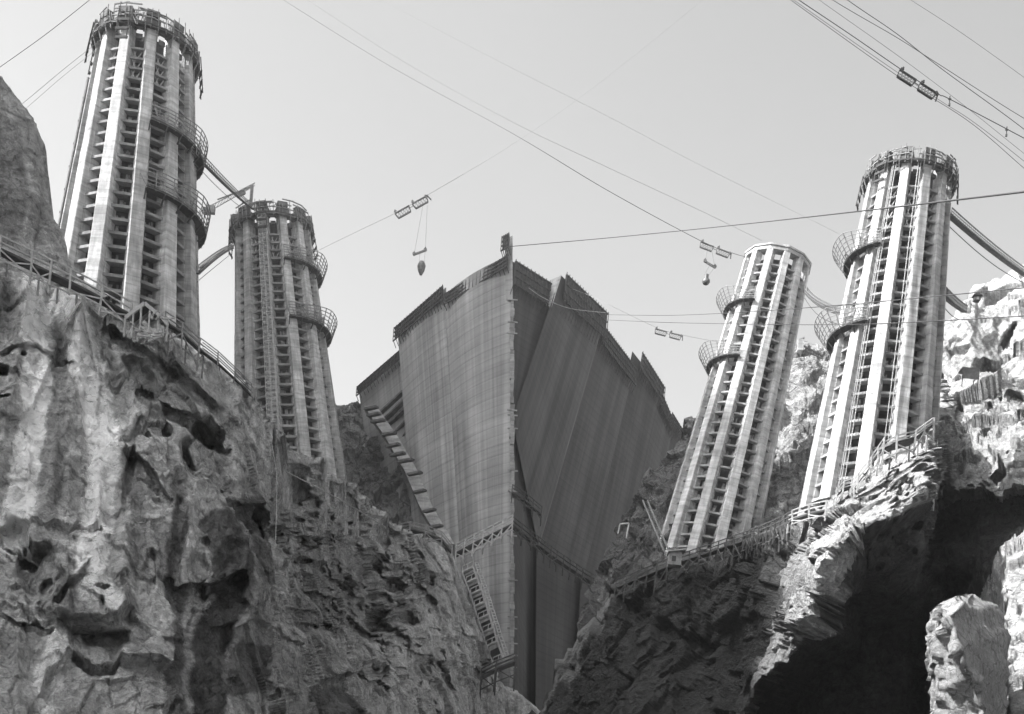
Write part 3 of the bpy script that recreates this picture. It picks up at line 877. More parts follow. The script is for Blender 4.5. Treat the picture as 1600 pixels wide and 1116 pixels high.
crest_forms((1029, 614, 497), (1050, 664, 511), 4)
crest_forms((1046, 646, 514), (1062, 672, 522), 3)

# stepped form edge down the prow where the two faces meet
rnd = random.Random(12)
m = MB(); y = 470
while y < 1110:
    h_ = rnd.uniform(8, 20)
    a = P(800 + rnd.uniform(-.8, 1.2), y, 404.6) - DMI; b = P(800 + rnd.uniform(-.8, 1.2), y + h_, 404.6) - DMI
    m.bar(a, b, rnd.uniform(.8, 1.9), rnd.uniform(.8, 1.6))
    if rnd.random() < .4: m.bar(a + Vector((-1.4, -.6, 0)), a + Vector((1.6, -.6, 0)), .35)
    y += h_
m.build('edge_forms', M_BEAM, dam)

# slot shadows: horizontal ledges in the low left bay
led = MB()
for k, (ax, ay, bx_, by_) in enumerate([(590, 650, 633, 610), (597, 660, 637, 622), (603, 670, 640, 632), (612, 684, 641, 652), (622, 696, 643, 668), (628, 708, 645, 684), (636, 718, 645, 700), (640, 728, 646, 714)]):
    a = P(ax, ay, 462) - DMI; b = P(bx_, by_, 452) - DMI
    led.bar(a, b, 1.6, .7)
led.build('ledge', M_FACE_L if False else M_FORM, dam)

# thrust strip climbing the abutment, with landings
def strip(pts, w, name, mat, depth_back=6, thick=2):
    m = MB()
    for (a, b) in zip(pts[:-1], pts[1:]):
        A0, A1 = P(a[0], a[1], a[2]) - DMI, P(a[0] + w, a[1], a[2]) - DMI
        B0, B1 = P(b[0], b[1], b[2]) - DMI, P(b[0] + w, b[1], b[2]) - DMI
        k = Vector((0, depth_back, 0))
        m.add([A0, A1, B1, B0, A0 + k, A1 + k, B1 + k, B0 + k], [(0, 3, 2, 1), (4, 5, 6, 7), (0, 1, 5, 4), (1, 2, 6, 5), (2, 3, 7, 6), (3, 0, 4, 7)])
    return m.build(name, mat, dam)
strip([(568, 634, 452), (600, 680, 447), (632, 735, 441), (655, 790, 434), (690, 850, 424)], 20, 'abutment_strip', M_CAP)
strip([(697, 866, 409), (718, 925, 404), (736, 990, 398), (750, 1052, 394)], 10, 'abutment_strip', M_CAP)
for (x, y, w_) in ((573, 640, 16), (577, 650, 17), (583, 660, 18), (600, 680, 18), (606, 698, 18), (612, 712, 20), (625, 722, 20), (640, 742, 18), (650, 770, 14), (665, 800, 14), (676, 825, 14)):
    m = MB(); a = P(x - 2, y, 440 - (y - 640) * .09) - DMI; b = P(x + w_, y - 4, 436 - (y - 640) * .09) - DMI
    m.bar(a, b, 1.6, .7); m.build('strip_landing', M_FORM, dam)

# ------------------------------------------------------------------ timber ways
def lift_pts(path, sub=1.0):
    return [P(*p) for p in path]
def sample(pts, step):
    out = [pts[0]]
    for a, b in zip(pts[:-1], pts[1:]):
        n = max(1, int((b - a).length / step + .5))
        for k in range(1, n + 1): out.append(a.lerp(b, k / n))
    return out
def trestle(label, path, width=2.2, legs=(2, 4), step=3.0, rail=1.1, group=None, mat=M_WOOD, deckmat=M_DARK, name='timber_walkway', cat='walkway', bs=.18, seed=0, braces=True, both=True, rails=2):
    rnd = random.Random(seed)
    pts = [P(*p) for p in path]; base = pts[0].copy()
    root = empty(name, base); tag(root, label, cat, group)
    S = sample(pts, step); S = [s_ - base for s_ in S]
    d = MB(); rl = MB(); br = MB()
    back = Vector((0, width, 0))
    for i, (a, b) in enumerate(zip(S[:-1], S[1:])):
        t = (b - a)
        d.box((a + b + back) / 2, t * 1.0, back, (0, 0, bs * 1.2))
    deck = d.build('deck', deckmat, root)
    tops = [s_ + Vector((0, 0, rail)) for s_ in S]
    for off in ((Vector(), back) if both else (Vector(),)):
        rl = MB()
        for i, (a, b) in enumerate(zip(tops[:-1], tops[1:])):
            for r_ in range(rails):
                e = Vector((0, 0, -rail * r_ / rails)) + off
                rl.bar(a + e + Vector((0, -.05, 0)), b + e + Vector((0, -.05, 0)), bs * .7)
        rl.build('handrail', mat, root)
    for i, s_ in enumerate(S):
        L = rnd.uniform(*legs)
        p = MB(); j = Vector((rnd.uniform(-.3, .3), 0, 0))
        p.bar(s_ + Vector((0, -.12, rail)), s_ + Vector((0, -.12, -L)) + j, bs)
        p.build('post', mat, root)
        if legs[1] > .5:
            p = MB(); p.bar(s_ + back, s_ + back + Vector((0, 0, -L)), bs); p.build('post', mat, root)
            if braces and i < len(S) - 1:
                if rnd.random() < .8: br.bar(s_ + Vector((0, -.2, -.2)), S[i + 1] + Vector((0, -.2, -L * .8)), bs * .7)
                if rnd.random() < .5: br.bar(S[i + 1] + Vector((0, -.2, -.2)), s_ + Vector((0, -.2, -L * .8)), bs * .7)
                if rnd.random() < .7: br.bar(s_ + Vector((0, -.25, -L * .6)), S[i + 1] + Vector((0, -.25, -L * .6)), bs * .7)
    if br.v: br.build('brace', mat, root)
    return root
G = 'timber walkways on the rock and the dam'
trestle('timber walkway on posts crossing the rock left of the tall left tower', [(-30, 372, 194), (0, 388, 194), (50, 412, 195), (110, 440, 196), (160, 466, 197), (205, 492, 198)], 3, (2.0, 3.4), 3.6, 1.8, G, M_WOOD_L, bs=.26, seed=1)
trestle('dark timber stair descending the cliff edge at the right foot of the tall left tower', [(258, 502, 198), (285, 520, 199), (312, 545, 201)], 2.5, (2.5, 4), 2.2, 1.4, G, M_WOOD, bs=.22, seed=2, name='timber_stair')
trestle('thin handrailed path running down the bare cliff crest towards the hazy tower', [(312, 545, 201), (340, 566, 204), (368, 592, 208), (392, 616, 212)], 1.5, (.5, .8), 3.0, 1.6, G, M_WOOD, bs=.16, seed=3, name='cliff_path', cat='path', braces=False)
# gabled trestle bent at the foot of the first tower
tr = empty('gabled_trestle', P(225, 510, 197)); tag(tr, 'gable-shaped timber trestle frame on the cliff directly below the tall left tower', 'trestle')
o0 = tr.location
pk_, lf, rt = P(226, 474, 197) - o0, P(196, 497, 197) - o0, P(262, 504, 197) - o0
m = MB()
for dy in (0, 3):
    e = Vector((0, dy, 0))
    m.bar(lf + e, pk_ + e, .35, .5); m.bar(pk_ + e, rt + e, .35, .5)
m.build('rafter', M_WOOD_L, tr)
m = MB(); e = Vector((0, 3, 0))
for a, b in ((lf, pk_), (pk_, rt)):
    m.box((a + b + e) / 2 + Vector((0, 0, .35)), b - a, e, (0, 0, .15))
m.build('sloping_deck', M_DARK, tr)
for t in (.0, .2, .4, .6, .8, 1.0):
    x = lf.lerp(rt, t); top_ = lf.lerp(pk_, t / .47) if t < .47 else pk_.lerp(rt, (t - .47) / .53)
    p = MB(); p.bar(top_, Vector((top_.x, 0, x.z - 2.8)), .25); p.build('post', M_WOOD_L, tr)
m = MB(); rnd = random.Random(3)
for k in range(16):
    a = lf.lerp(rt, rnd.random()) + Vector((0, -.2, rnd.uniform(-2.5, .5))); m.bar(a, a + Vector((rnd.uniform(-2.5, 2.5), 0, rnd.uniform(-1.5, 1.5))), .2)
m.build('brace', M_WOOD_L, tr)

trestle('curved timber deck round a rock knob beside the left end of the dam', [(612, 834, 392), (640, 826, 390), (665, 832, 388), (690, 842, 386), (706, 862, 385)], 3, (1.5, 4), 4.0, 2.0, G, M_WOOD, bs=.35, seed=4)
trestle('braced timber gallery hung on the pale left face of the dam', [(712, 864, 396), (740, 849, 390), (770, 834, 388), (800, 819, 386)], 4, (2.5, 4), 4.0, 2.6, G, M_WOOD_L, bs=.4, seed=5, rails=3)
trestle('dark timber gallery crossing the shaded right face of the dam', [(800, 819, 386), (830, 842, 390), (870, 872, 405), (910, 899, 420), (950, 922, 430)], 4, (2, 3.5), 4.5, 2.2, G, M_DARK, bs=.35, seed=6)
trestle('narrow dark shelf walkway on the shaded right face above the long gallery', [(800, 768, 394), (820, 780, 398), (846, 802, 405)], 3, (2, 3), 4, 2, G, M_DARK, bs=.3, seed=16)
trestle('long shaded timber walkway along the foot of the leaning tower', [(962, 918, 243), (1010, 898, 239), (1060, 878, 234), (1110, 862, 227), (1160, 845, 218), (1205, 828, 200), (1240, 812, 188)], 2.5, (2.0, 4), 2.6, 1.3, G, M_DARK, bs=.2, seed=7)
trestle('short sunlit timber walkway across the foot of the rightmost tower', [(1236, 812, 180), (1262, 803, 179), (1290, 797, 178)], 2.0, (1, 2), 2.2, 1.2, G, M_WOOD_L, bs=.2, seed=8)
trestle('sunlit timber staging with open frames at the right foot of the rightmost tower', [(1380, 702, 175), (1400, 692, 175), (1430, 684, 176), (1458, 664, 178)], 2.5, (2.2, 3.0), 2.2, .9, G, M_WOOD_L, bs=.22, seed=9)
trestle('steep timber stair down the rock at the front foot of the rightmost tower', [(1340, 756, 175), (1360, 730, 175), (1380, 700, 175)], 1.6, (.8, 1.6), 2.0, 1.3, G, M_WOOD_L, bs=.18, seed=10, name='timber_stair')
trestle('small railed landing on lit rock left of the steep timber stair', [(1306, 776, 177), (1318, 764, 177), (1330, 760, 177)], 1.2, (1, 2), 1.5, 1.0, G, M_WOOD_L, bs=.16, seed=12)

# stair scaffold dropping down the dam's left foot
st = empty('scaffold_stair', P(716, 878, 384)); tag(st, 'tall stepped scaffold stair with pale landings down the left foot of the dam', 'scaffold')
o0 = st.location
lads = [(722, 893), (728, 910), (735, 928), (741, 947), (747, 967), (754, 988), (760, 1009), (770, 1036)]
for i, (x, y) in enumerate(lads):
    a = P(x, y, 388) - o0; b = P(x + 17, y - 8, 385) - o0; e = Vector((0, 3, 0))
    m = MB(); m.box((a + b + e) / 2, b - a, e, (0, 0, .5)); l_ = m.build('landing', M_WOOD_L, st)
    m = MB(); u = Vector((0, 0, 1.5))
    m.bar(a + u, b + u, .25); m.bar(a, a + u, .2); m.bar(b, b + u, .2); m.bar((a + b) / 2, (a + b) / 2 + u, .2)
    m.build('guard_rail', M_WOOD_L, l_)
    if i < len(lads) - 1:
        x2, y2 = lads[i + 1]; c_ = P(x2, y2, 388) - o0; d_ = P(x2 + 17, y2 - 8, 385) - o0
        for p_, q_ in ((a, c_), (b, d_), (b + e, d_ + e)): m = MB(); m.bar(p_, q_, .35); m.build('stringer', M_WOOD_L, st)
        m = MB()
        g0 = P(x + 20, y - 14, 384) - o0; g1 = P(x2 + 20, y2 - 12, 384) - o0; w0 = P(x + 25, y - 14, 384) - o0; w1 = P(x2 + 25, y2 - 12, 384) - o0
        m.bar(g0, g1, .22); m.bar(w0, w1, .22)
        for k in range(5):
            m.bar(g0.lerp(g1, k / 5), w0.lerp(w1, k / 5), .2)
        m.build('ladder', M_WOOD_L, st)
        m = MB(); m.box((a + b + c_ + d_) / 4 + Vector((0, 3.2, 0)), (b - a) * .95, (0, .2, 0), (0, 0, (a - c_).z * .7)); m.build('back_board', M_DARK, st)
trestle('dark timber platform on braced legs at the bottom of the scaffold stair', [(752, 1056, 378), (775, 1044, 376), (806, 1032, 374)], 5, (6, 9), 5, 2, G, M_DARK, bs=.4, seed=13)

# ------------------------------------------------------------------ footbridges
def bridge(label, a, b, sag, w=1.8, rail=1.2, flare=False, seed=0):
    A, B = P(*a), P(*b); root = empty('suspension_footbridge', A); tag(root, label, 'footbridge', 'hanging footbridges')
    n = 24; L = (B - A).length
    pts = [(B - A) * (k / n) + Vector((0, 0, -sag * 4 * (k / n) * (1 - k / n))) for k in range(n + 1)]
    side = (B - A).cross(Vector((0, 0, 1))).normalized() * w / 2
    m = MB()
    for p, q in zip(pts[:-1], pts[1:]): m.box((p + q) / 2, (q - p) * 1.0, side * 2, (0, 0, .22))
    m.build('deck', M_DARK, root)
    hgs = []
    for s_ in (-1, 1):
        m = MB(); hg = m; hgs.append(m)
        for p, q, k in zip(pts[:-1], pts[1:], range(n)):
            h0 = rail; h1 = rail
            m.bar(p + side * s_ + Vector((0, 0, h0)), q + side * s_ + Vector((0, 0, h1)), .14)
            m.bar(p + side * s_ + Vector((0, 0, h0 * .5)), q + side * s_ + Vector((0, 0, h1 * .5)), .08)
            for t in (0, .5):
                c_ = p.lerp(q, t); hg.bar(c_ + side * s_, c_ + side * s_ + Vector((0, 0, rail)), .09)
    for m in hgs: m.build('rope_railing', M_STEEL_G, root)
    m = MB(); m.tube([p + Vector((0, 0, -1.5 - .5 * math.sin(k / n * math.pi))) for k, p in enumerate(pts)], .07, 5); m.build('stay_rope', M_WIRE, root)
    return root
bridge('long hanging footbridge from the tall left tower down to the head of the hazy tower', (303, 240, 240), (396, 328, 422), .5, .8)
bridge('lower thin footbridge between the two left towers', (309, 428, 248), (364, 388, 424), -.6, .7)
bridge('thin footbridge between the leaning tower and the rightmost tower', (1258, 456, 318), (1318, 492, 204), .9, .9, 1.0)
bridge('dark footbridge sagging from the rightmost tower to the top of the right cliff', (1482, 336, 203), (1604, 432, 264), .35, .9, 1.0)
bridge('short lower footbridge from the rightmost tower to the hut on the right cliff', (1474, 462, 206), (1508, 488, 262), .2, .8)

# ------------------------------------------------------------------ cables and what hangs on them
def cable(label, pts, r, mat=M_WIRE, grp='overhead cables', taper=None):
    """pts: (px,py,d); smooth curve through them"""
    A = np.array(pts, float); A = catmull(A, max(8, 8 * len(pts)))
    W = [P(*p) for p in A]; rr_ = [r * (1 if taper is None else float(np.interp(a_[0], [taper[0], taper[1]], [taper[2], taper[3]]))) for a_ in A]
    off = lambda q: q[0] > 1640 or q[0] < -20 or q[1] < -20
    if off(A[-1]): W.append(W[-1] + (W[-1] - W[-2]) * 40); rr_.append(rr_[-1])      # run on well past the picture edge
    if off(A[0]): W.insert(0, W[0] + (W[0] - W[1]) * 40); rr_.insert(0, rr_[0])
    base = W[0].copy()
    m = MB(); m.tube([w - base for w in W], rr_, 5)
    o = m.build('cable', mat); o.location = base
    tag(o, label, 'cable', grp)
    return o
cable('thick dark cable crossing the upper part of the rightmost tower', [(790, 386, 300), (960, 371, 280), (1148, 352, 240), (1380, 326, 130), (1600, 300, 90), (1800, 276, 70)], .075)
cable('thin cable crossing the rightmost tower at its lower footbridge', [(946, 492, 400), (1080, 492, 300), (1300, 478, 160), (1600, 450, 120), (1800, 430, 100)], .05)
cable('thin cable crossing the rightmost tower through its lower scaffold basket', [(946, 500, 400), (1080, 505, 300), (1340, 507, 170), (1600, 494, 130), (1800, 482, 110)], .05)
cable('sagging cable carrying the carriages left of the leaning tower', [(380, -40, 170), (600, 98, 190), (803, 210, 210), (950, 298, 225), (1096, 377, 240), (1143, 395, 245), (1166, 402, 250)], .045, taper=(760, 900, .35, 1))
cable('faint cable running just above the carriages towards the leaning tower', [(420, -40, 170), (620, 90, 190), (803, 192, 210), (950, 262, 225), (1096, 330, 240), (1190, 376, 250)], .028, M_WIRE_G, taper=(760, 900, .35, 1))
cable('faint cable highest over the dam', [(520, -40, 190), (660, 34, 205), (805, 109, 220), (950, 182, 230), (1094, 258, 245), (1300, 360, 258), (1440, 432, 266), (1560, 500, 274)], .018, M_WIRE_G, taper=(760, 900, .35, 1))
cable('dark cable carrying the large carriages at the upper right', [(1160, -60, 150), (1248, 0, 150), (1330, 55, 150), (1407, 108, 150), (1466, 147, 150), (1484, 155, 150), (1600, 216, 150), (1720, 280, 150)], .045)
cable('thin hauling cable just below the large carriages at the upper right', [(1160, -55, 152), (1266, 22, 152), (1407, 122, 152), (1514, 190, 152), (1600, 263, 152), (1700, 350, 152)], .03)
cable('cable steepest across the upper right corner, crossing its neighbour', [(1200, -90, 160), (1324, 0, 160), (1400, 52, 160), (1473, 109, 160), (1600, 202, 160), (1720, 300, 160)], .04)
cable('cable flattest across the upper right corner, crossing its neighbour', [(1180, -80, 165), (1301, 0, 165), (1400, 58, 165), (1466, 100, 165), (1600, 185, 165), (1720, 250, 165)], .035)
cable('thin cable between the large carriages and the crossing pair of cables', [(1200, -60, 170), (1280, 0, 170), (1400, 85, 170), (1500, 160, 170), (1600, 240, 170), (1700, 320, 170)], .022)
cable('faint cable nearest the upper right corner of the picture', [(1330, -60, 180), (1423, 0, 180), (1500, 50, 180), (1600, 121, 180), (1700, 195, 180)], .022)
cable('faint thin cable lowest of those right of the large carriages', [(1170, -50, 190), (1240, 0, 190), (1380, 98, 190), (1470, 158, 190), (1520, 190, 190), (1600, 252, 190), (1700, 335, 190)], .03)
cable('pale cable draped across the shaded dam face', [(826, 450, 395), (850, 466, 396), (890, 482, 398), (947, 489, 410)], .1, M_WIRE_G)
cable('faint cable carrying the small carriages right of the dam', [(896, 452, 417), (930, 466, 380), (1024, 511, 302), (1068, 524, 305), (1130, 536, 330)], .04, M_WIRE_G)
cable('thin cable across the upper left corner above the tall tower', [(-60, 148, 150), (0, 105, 150), (70, 55, 150), (140, 0, 150), (220, -66, 150)], .03)
cable('faint cable reaching the left side of the tall tower head', [(-60, 240, 250), (40, 158, 246), (100, 108, 242), (158, 62, 240)], .04, M_WIRE_G)
cable('faint cable second lowest at the left side of the tall tower head', [(-60, 255, 250), (40, 170, 246), (100, 118, 242), (158, 72, 240)], .03, M_WIRE_G)
cable('thin cable carrying the carriages in the sky between hazy tower and dam', [(488, 396, 400), (560, 361, 350), (616, 334, 320), (668, 305, 300), (797, 228, 260), (930, 135, 235), (1110, -10, 210), (1200, -90, 200)], .035, M_WIRE_G, taper=(700, 850, 1, .25))
# the vertical markers on the upper right cable
def clampm(px, py, d, lab):
    m = MB(); m.bar((0, 0, -.55), (0, 0, .35), .09); m.bar((-.15, 0, 0), (.15, 0, 0), .14); m.tube([(0, 0, -.75), (0, 0, -.5)], .12, 6)
    o = m.build('cable_clamp', M_STEEL); o.location = P(px, py, d); tag(o, lab, 'clamp', 'clamps on the upper cable')
clampm(1484, 155, 150, 'small dark clamp on the cable right beside the large carriages')
clampm(1573, 203, 150, 'small dark clamp on the cable near the right picture edge')

def carriage(label, a, b, mat, scale=1.0):
    """twin-frame cableway carriage from a to b (photo points)"""
    A, B = P(*a), P(*b); L = (B - A).length
    xd = (B - A).normalized(); yd = Vector((0, 1, 0)); yd = (yd - xd * yd.dot(xd)).normalized(); zd = xd.cross(yd).normalized()
    if zd.z < 0: zd = -zd
    root = empty('cable_carriage', mat=Matrix(((xd.x, yd.x, zd.x, A.x), (xd.y, yd.y, zd.y, A.y), (xd.z, yd.z, zd.z, A.z), (0, 0, 0, 1))))
    tag(root, label, 'cable carriage', 'carriages riding the overhead cables')
    h = L * .16; half = L * .44; w = L * .022
    for k, x0 in enumerate((0, L * .54)):
        m = MB()
        for y in (-w, w):
            m.bar((x0, y, 0), (x0 + half, y, 0), L * .014, L * .02); m.bar((x0 + L * .03, y, -h), (x0 + half - L * .03, y, -h), L * .018, L * .026)
            m.bar((x0, y, 0), (x0 + L * .03, y, -h), L * .02); m.bar((x0 + half, y, 0), (x0 + half - L * .03, y, -h), L * .02)
            n = 5
            for i in range(n):
                xa = x0 + L * .03 + (half - L * .06) * i / n; xb = x0 + L * .03 + (half - L * .06) * (i + 1) / n
                m.bar((xa, y, -h), (xb, y, 0), L * .006); m.bar((xb, y, -h), (xb, y, 0), L * .006)
        fr = m.build('carriage_frame', mat, root)
        m = MB()
        for i in range(5):
            xc = x0 + L * .05 + (half - L * .1) * i / 4
            ring = [(xc + math.cos(t) * L * .022, math.sin(t) * L * .022) for t in [j * math.pi / 4 for j in range(8)]]
            vs = [(p[0], -w * .5, p[1]) for p in ring] + [(p[0], w * .5, p[1]) for p in ring]
            m.add(vs, [tuple(range(8)), tuple(range(8, 16))[::-1]] + [(j, (j + 1) % 8, 8 + (j + 1) % 8, 8 + j) for j in range(8)])
        m.build('wheel', mat, fr)
        m = MB(); m.bar((x0 + L * .02, 0, 0), (x0 + L * .05, 0, L * .09), L * .035); m.bar((x0, 0, L * .05), (x0 + L * .08, 0, L * .05), L * .02); m.build('sheave_bracket', mat, fr)
    m = MB(); m.bar((half, 0, -h * .4), (L * .54, 0, -h * .4), L * .012); m.build('coupling', mat, root)
    m = MB(); m.bar((L * .94, 0, .02 * L), (L * 1.02, 0, -.02 * L), L * .05); m.bar((L * 1.01, 0, -.01 * L), (L * 1.05, 0, -h * 1.0), L * .03); m.build('rope_horn', mat, root)
    return root
carriage('pale twin carriage in the sky between hazy tower and dam', (617, 334, 310), (667, 306, 310), M_STEEL_G)
carriage('grey twin carriage on the cable left of the leaning tower', (1095, 378, 241), (1142, 396, 241), M_STEEL_G)
carriage('smallest twin carriage, hanging low just right of the dam', (1024, 514, 302), (1066, 525, 302), M_STEEL_G)
carriage('large dark twin carriage at the upper right', (1406, 109, 149), (1465, 147, 149), M_STEEL)

def bucket(label, c, s_, ax, ay, bx_, by_, mat, kind, up_=90):
    """hook block bar and concrete bucket hanging under it; photo offsets in pixels"""
    d = c[2]; O = P(*c); root = empty('concrete_bucket', O); tag(root, label, 'bucket', 'concrete buckets hanging from carriages')
    u = d / FP
    A = Vector((ax * u, 0, -ay * u)); B = Vector((bx_ * u, 0, -by_ * u))
    m = MB(); m.bar(A, B, 2.0 * u, 3.0 * u)
    for q in (A, B): m.tube([q + Vector((0, -1.5 * u, 1.2 * u)), q + Vector((0, 1.5 * u, 1.2 * u))], 2.6 * u, 10); m.bar(q, q + Vector((0, 0, 5 * u)), 1.6 * u)
    m.build('hook_block', mat, root)
    m = MB(); top_ = Vector((0, 0, 0))
    prof = [(4.2, 2), (6.5, -3), (6.8, -6), (5.5, -13), (2.6, -19), (2.0, -20)] if kind else [(4.3, 1), (4.3, -9), (7.5, -9.5), (7.8, -14), (6.0, -17), (3, -19)]
    n = 10; b0 = 0
    for r_, z_ in prof:
        for k in range(n): t = 2 * math.pi * k / n; m.v.append((math.cos(t) * r_ * u * s_, math.sin(t) * r_ * u * s_, z_ * u * s_))
    for i in range(len(prof) - 1):
        for k in range(n): m.f.append((i * n + k, i * n + (k + 1) % n, (i + 1) * n + (k + 1) % n, (i + 1) * n + k))
    m.f.append(tuple(range(n))); m.f.append(tuple((len(prof) - 1) * n + k for k in range(n))[::-1])
    m.build('bucket_body', mat, root)
    m = MB(); m.bar((-4 * u * s_, 0, 0), (A + B) / 2, .25 * u + .03); m.bar((4 * u * s_, 0, 0), B, .25 * u + .03); m.build('sling_rope', M_WIRE_G, root)
    for q in (A, B): m = MB(); m.tube([q, Vector((q.x * .4, 0, up_ * u))], .035, 5); m.build('fall_rope', M_WIRE_G, root)
bucket('pale concrete bucket hanging in the sky between hazy tower and dam', (659, 411, 310), .95, -13, -12, 4, -20, M_STEEL_G, 1)
bucket('grey concrete bucket hanging below the carriages left of the leaning tower', (1104, 430, 242), .8, -4, -21, 12, -13, M_STEEL_G, 0, 40)

# ------------------------------------------------------------------ small structures
# derrick boom by the hazy tower
dr = empty('derrick', P(392, 318, 410)); tag(dr, 'pale lattice derrick boom sticking out left of the hazy tower head', 'derrick')
o0 = dr.location
a, b = P(328, 330, 405) - o0, P(398, 290, 412) - o0
m = MB(); w_ = Vector((0, 0, 1.6))
for e in (Vector(), w_): m.bar(a + e, b + e * .5, .25)
for k in range(14):
    t0, t1 = k / 14, (k + 1) / 14
    m.bar(a.lerp(b, t0), (a + w_).lerp(b + w_ * .5, t1), .15)
m.build('boom', M_WOOD_L, dr)
m = MB(); m.box(P(330, 328, 405) - o0, (2.2, 0, 0), (0, 1.5, 0), (0, 0, 2.2)); m.box(P(322, 330, 405) - o0, (1.6, 0, .3), (0, 1.5, 0), (-.3, 0, 1.6)); m.build('counterweight', M_CAP, dr)
m = MB(); m.bar(P(370, 306, 409) - o0, P(382, 300, 410) - o0, 1.2); m.bar(P(340, 312, 406) - o0, P(392, 292, 410) - o0, .3); m.bar((0, 0, -1), P(394, 290, 410) - o0, .8); m.build('mast', M_WOOD, dr)

def hut(label, px, py, d, w, h, mat=M_DARK, roofmat=M_DARK):
    O = P(px, py, d); root = empty('hut', O); tag(root, label, 'hut')
    m = MB(); m.box((0, 0, h * .35), (w * .8, 0, 0), (0, w * .8, 0), (0, 0, h * .9)); m.build('wall', mat, root)
    m = MB(); m.add([(-w * .6, -w * .5, h * .8), (w * .6, -w * .5, h * .8), (w * .6, w * .5, h * .8), (-w * .6, w * .5, h * .8), (0, -w * .5, h * 1.35), (0, w * .5, h * 1.35)], [(0, 1, 4), (2, 3, 5), (0, 4, 5, 3), (1, 2, 5, 4), (0, 3, 2, 1)])
    m.build('roof', roofmat, root)
    m = MB(); m.box((0, -w * .405, h * .25), (w * .28, 0, 0), (0, .05, 0), (0, 0, h * .6)); m.build('door', M_WOOD, root)
    return root
hut('small dark gabled hut on the right cliff beyond the lower footbridge', 1526, 470, 232, 1.3, .9)
bx0 = empty('board_shelter', P(1517, 584, 206)); tag(bx0, 'square grey board shelter on the sunlit rock right of the rightmost tower', 'shelter')
m = MB(); m.box((0, 0, 0), (2.6, 0, 0), (0, .12, 0), (0, 0, 1.6)); m.build('panel', M_WOOD, bx0)
for s_ in (-1, 1):
    m = MB(); m.bar((s_ * 1.2, .12, .9), (s_ * 1.2, .12, -2), .12); m.build('post', M_WOOD, bx0)
m = MB(); m.box((0, 1.0, .85), (2.8, 0, 0), (0, 2.2, 0), (0, 0, .1)); m.build('roof', M_WOOD, bx0)

# cableway head tower behind the leaning tower
ct = empty('cableway_tower', P(1252, 545, 362)); tag(ct, 'small block tower with timber shed on the ridge between the two right towers', 'tower')
o0 = ct.location
m = MB(); m.box((-.3, 0, .8), (1.5, 0, 0), (0, 1.5, 0), (0, 0, 3.0)); m.build('head_block', M_CAP, ct)
m = MB(); m.bar((-.8, 0, 2.3), (.6, 0, 3.0), .8, .3); m.build('cap', M_WOOD, ct)
m = MB()
for k in range(7): m.bar((.5 + k * .7, -.5, .4 - k * .28), (.5 + k * .7, -.5, -1.6 - k * .25), .16)
m.bar((.3, -.5, .6), (6, -.5, -1.7), .35); m.bar((.3, -.5, -.4), (6, -.5, -2.6), .25)
m.build('staging', M_DARK, ct)

# raking ladder boards and block at the foot of the leaning tower
m = MB(); O = P(1008, 782, 252)
a, b = Vector(), P(1052, 886, 240) - O
side = Vector((.9, 0, 0))
for s_ in (-.5, .5): m.bar(a + side * s_, b + side * s_, .22)
for k in range(26): c_ = a.lerp(b, (k + .5) / 26); m.bar(c_ - side * .5, c_ + side * .5, .1)
o = m.build('leaning_ladder', M_DARK); o.location = O; tag(o, 'long timber ladder leaning left of the leaning tower', 'ladder')
fr = empty('timber_gantry', P(975, 828, 300)); tag(fr, 'pale small timber frame in the dark gully right of the dam', 'frame')
for (a, b) in (((-1, 0, 1.2), (1, 0, 1.6)), ((-1, 0, 1.2), (-1.3, 0, -1)), ((1, 0, 1.6), (.6, 0, -1.8))):
    m = MB(); m.bar(a, b, .3); m.build('timber', M_WOOD_L, fr)
hb = empty('winch_house', P(1053, 884, 229)); tag(hb, 'little pale winch house at the foot of the leaning tower', 'hut')
m = MB(); m.box((0, 0, 1), (2.2, 0, 0), (0, 2, 0), (0, 0, 2.2)); m.build('wall', M_WOOD, hb)
m = MB(); m.box((.2, -.1, 2.3), (3, 0, .5), (0, 2.6, 0), (0, 0, .2)); m.build('roof', M_WOOD_L, hb)
m = MB(); m.box((-.2, -1.02, .9), (.7, 0, 0), (0, .06, 0), (0, 0, .9)); m.build('opening', M_STEEL, hb)
# lone props on the rock
for (px, py, d, dx, dz, lab) in ((106, 492, 186, 1.6, 2.0, 'short pale timber prop leaning on the cliff below the walkway'),):
    m = MB(); m.bar((0, 0, -.6), (dx, 0, dz), .3); o = m.build('timber_prop', M_WOOD_L); o.location = P(px, py, d); tag(o, lab, 'timber')
# hanging ropes on the left cliff
def rope(label, pts, r):
    W = [P(*p) for p in catmull(np.array(pts, float), 24)]; b_ = W[0].copy(); m = MB(); m.tube([w - b_ for w in W], r, 5)
    o = m.build('hanging_rope', M_WIRE_G); o.location = b_; tag(o, label, 'rope')
rope('pale rope hanging down the middle of the left cliff below the hazy tower', [(424, 690, 205), (432, 740, 195), (432, 800, 180), (430, 860, 165)], .035)
rope('dark pipe-like line running down the crest below the hazy tower', [(448, 738, 222), (500, 764, 250), (550, 792, 280), (602, 824, 315)], .1)

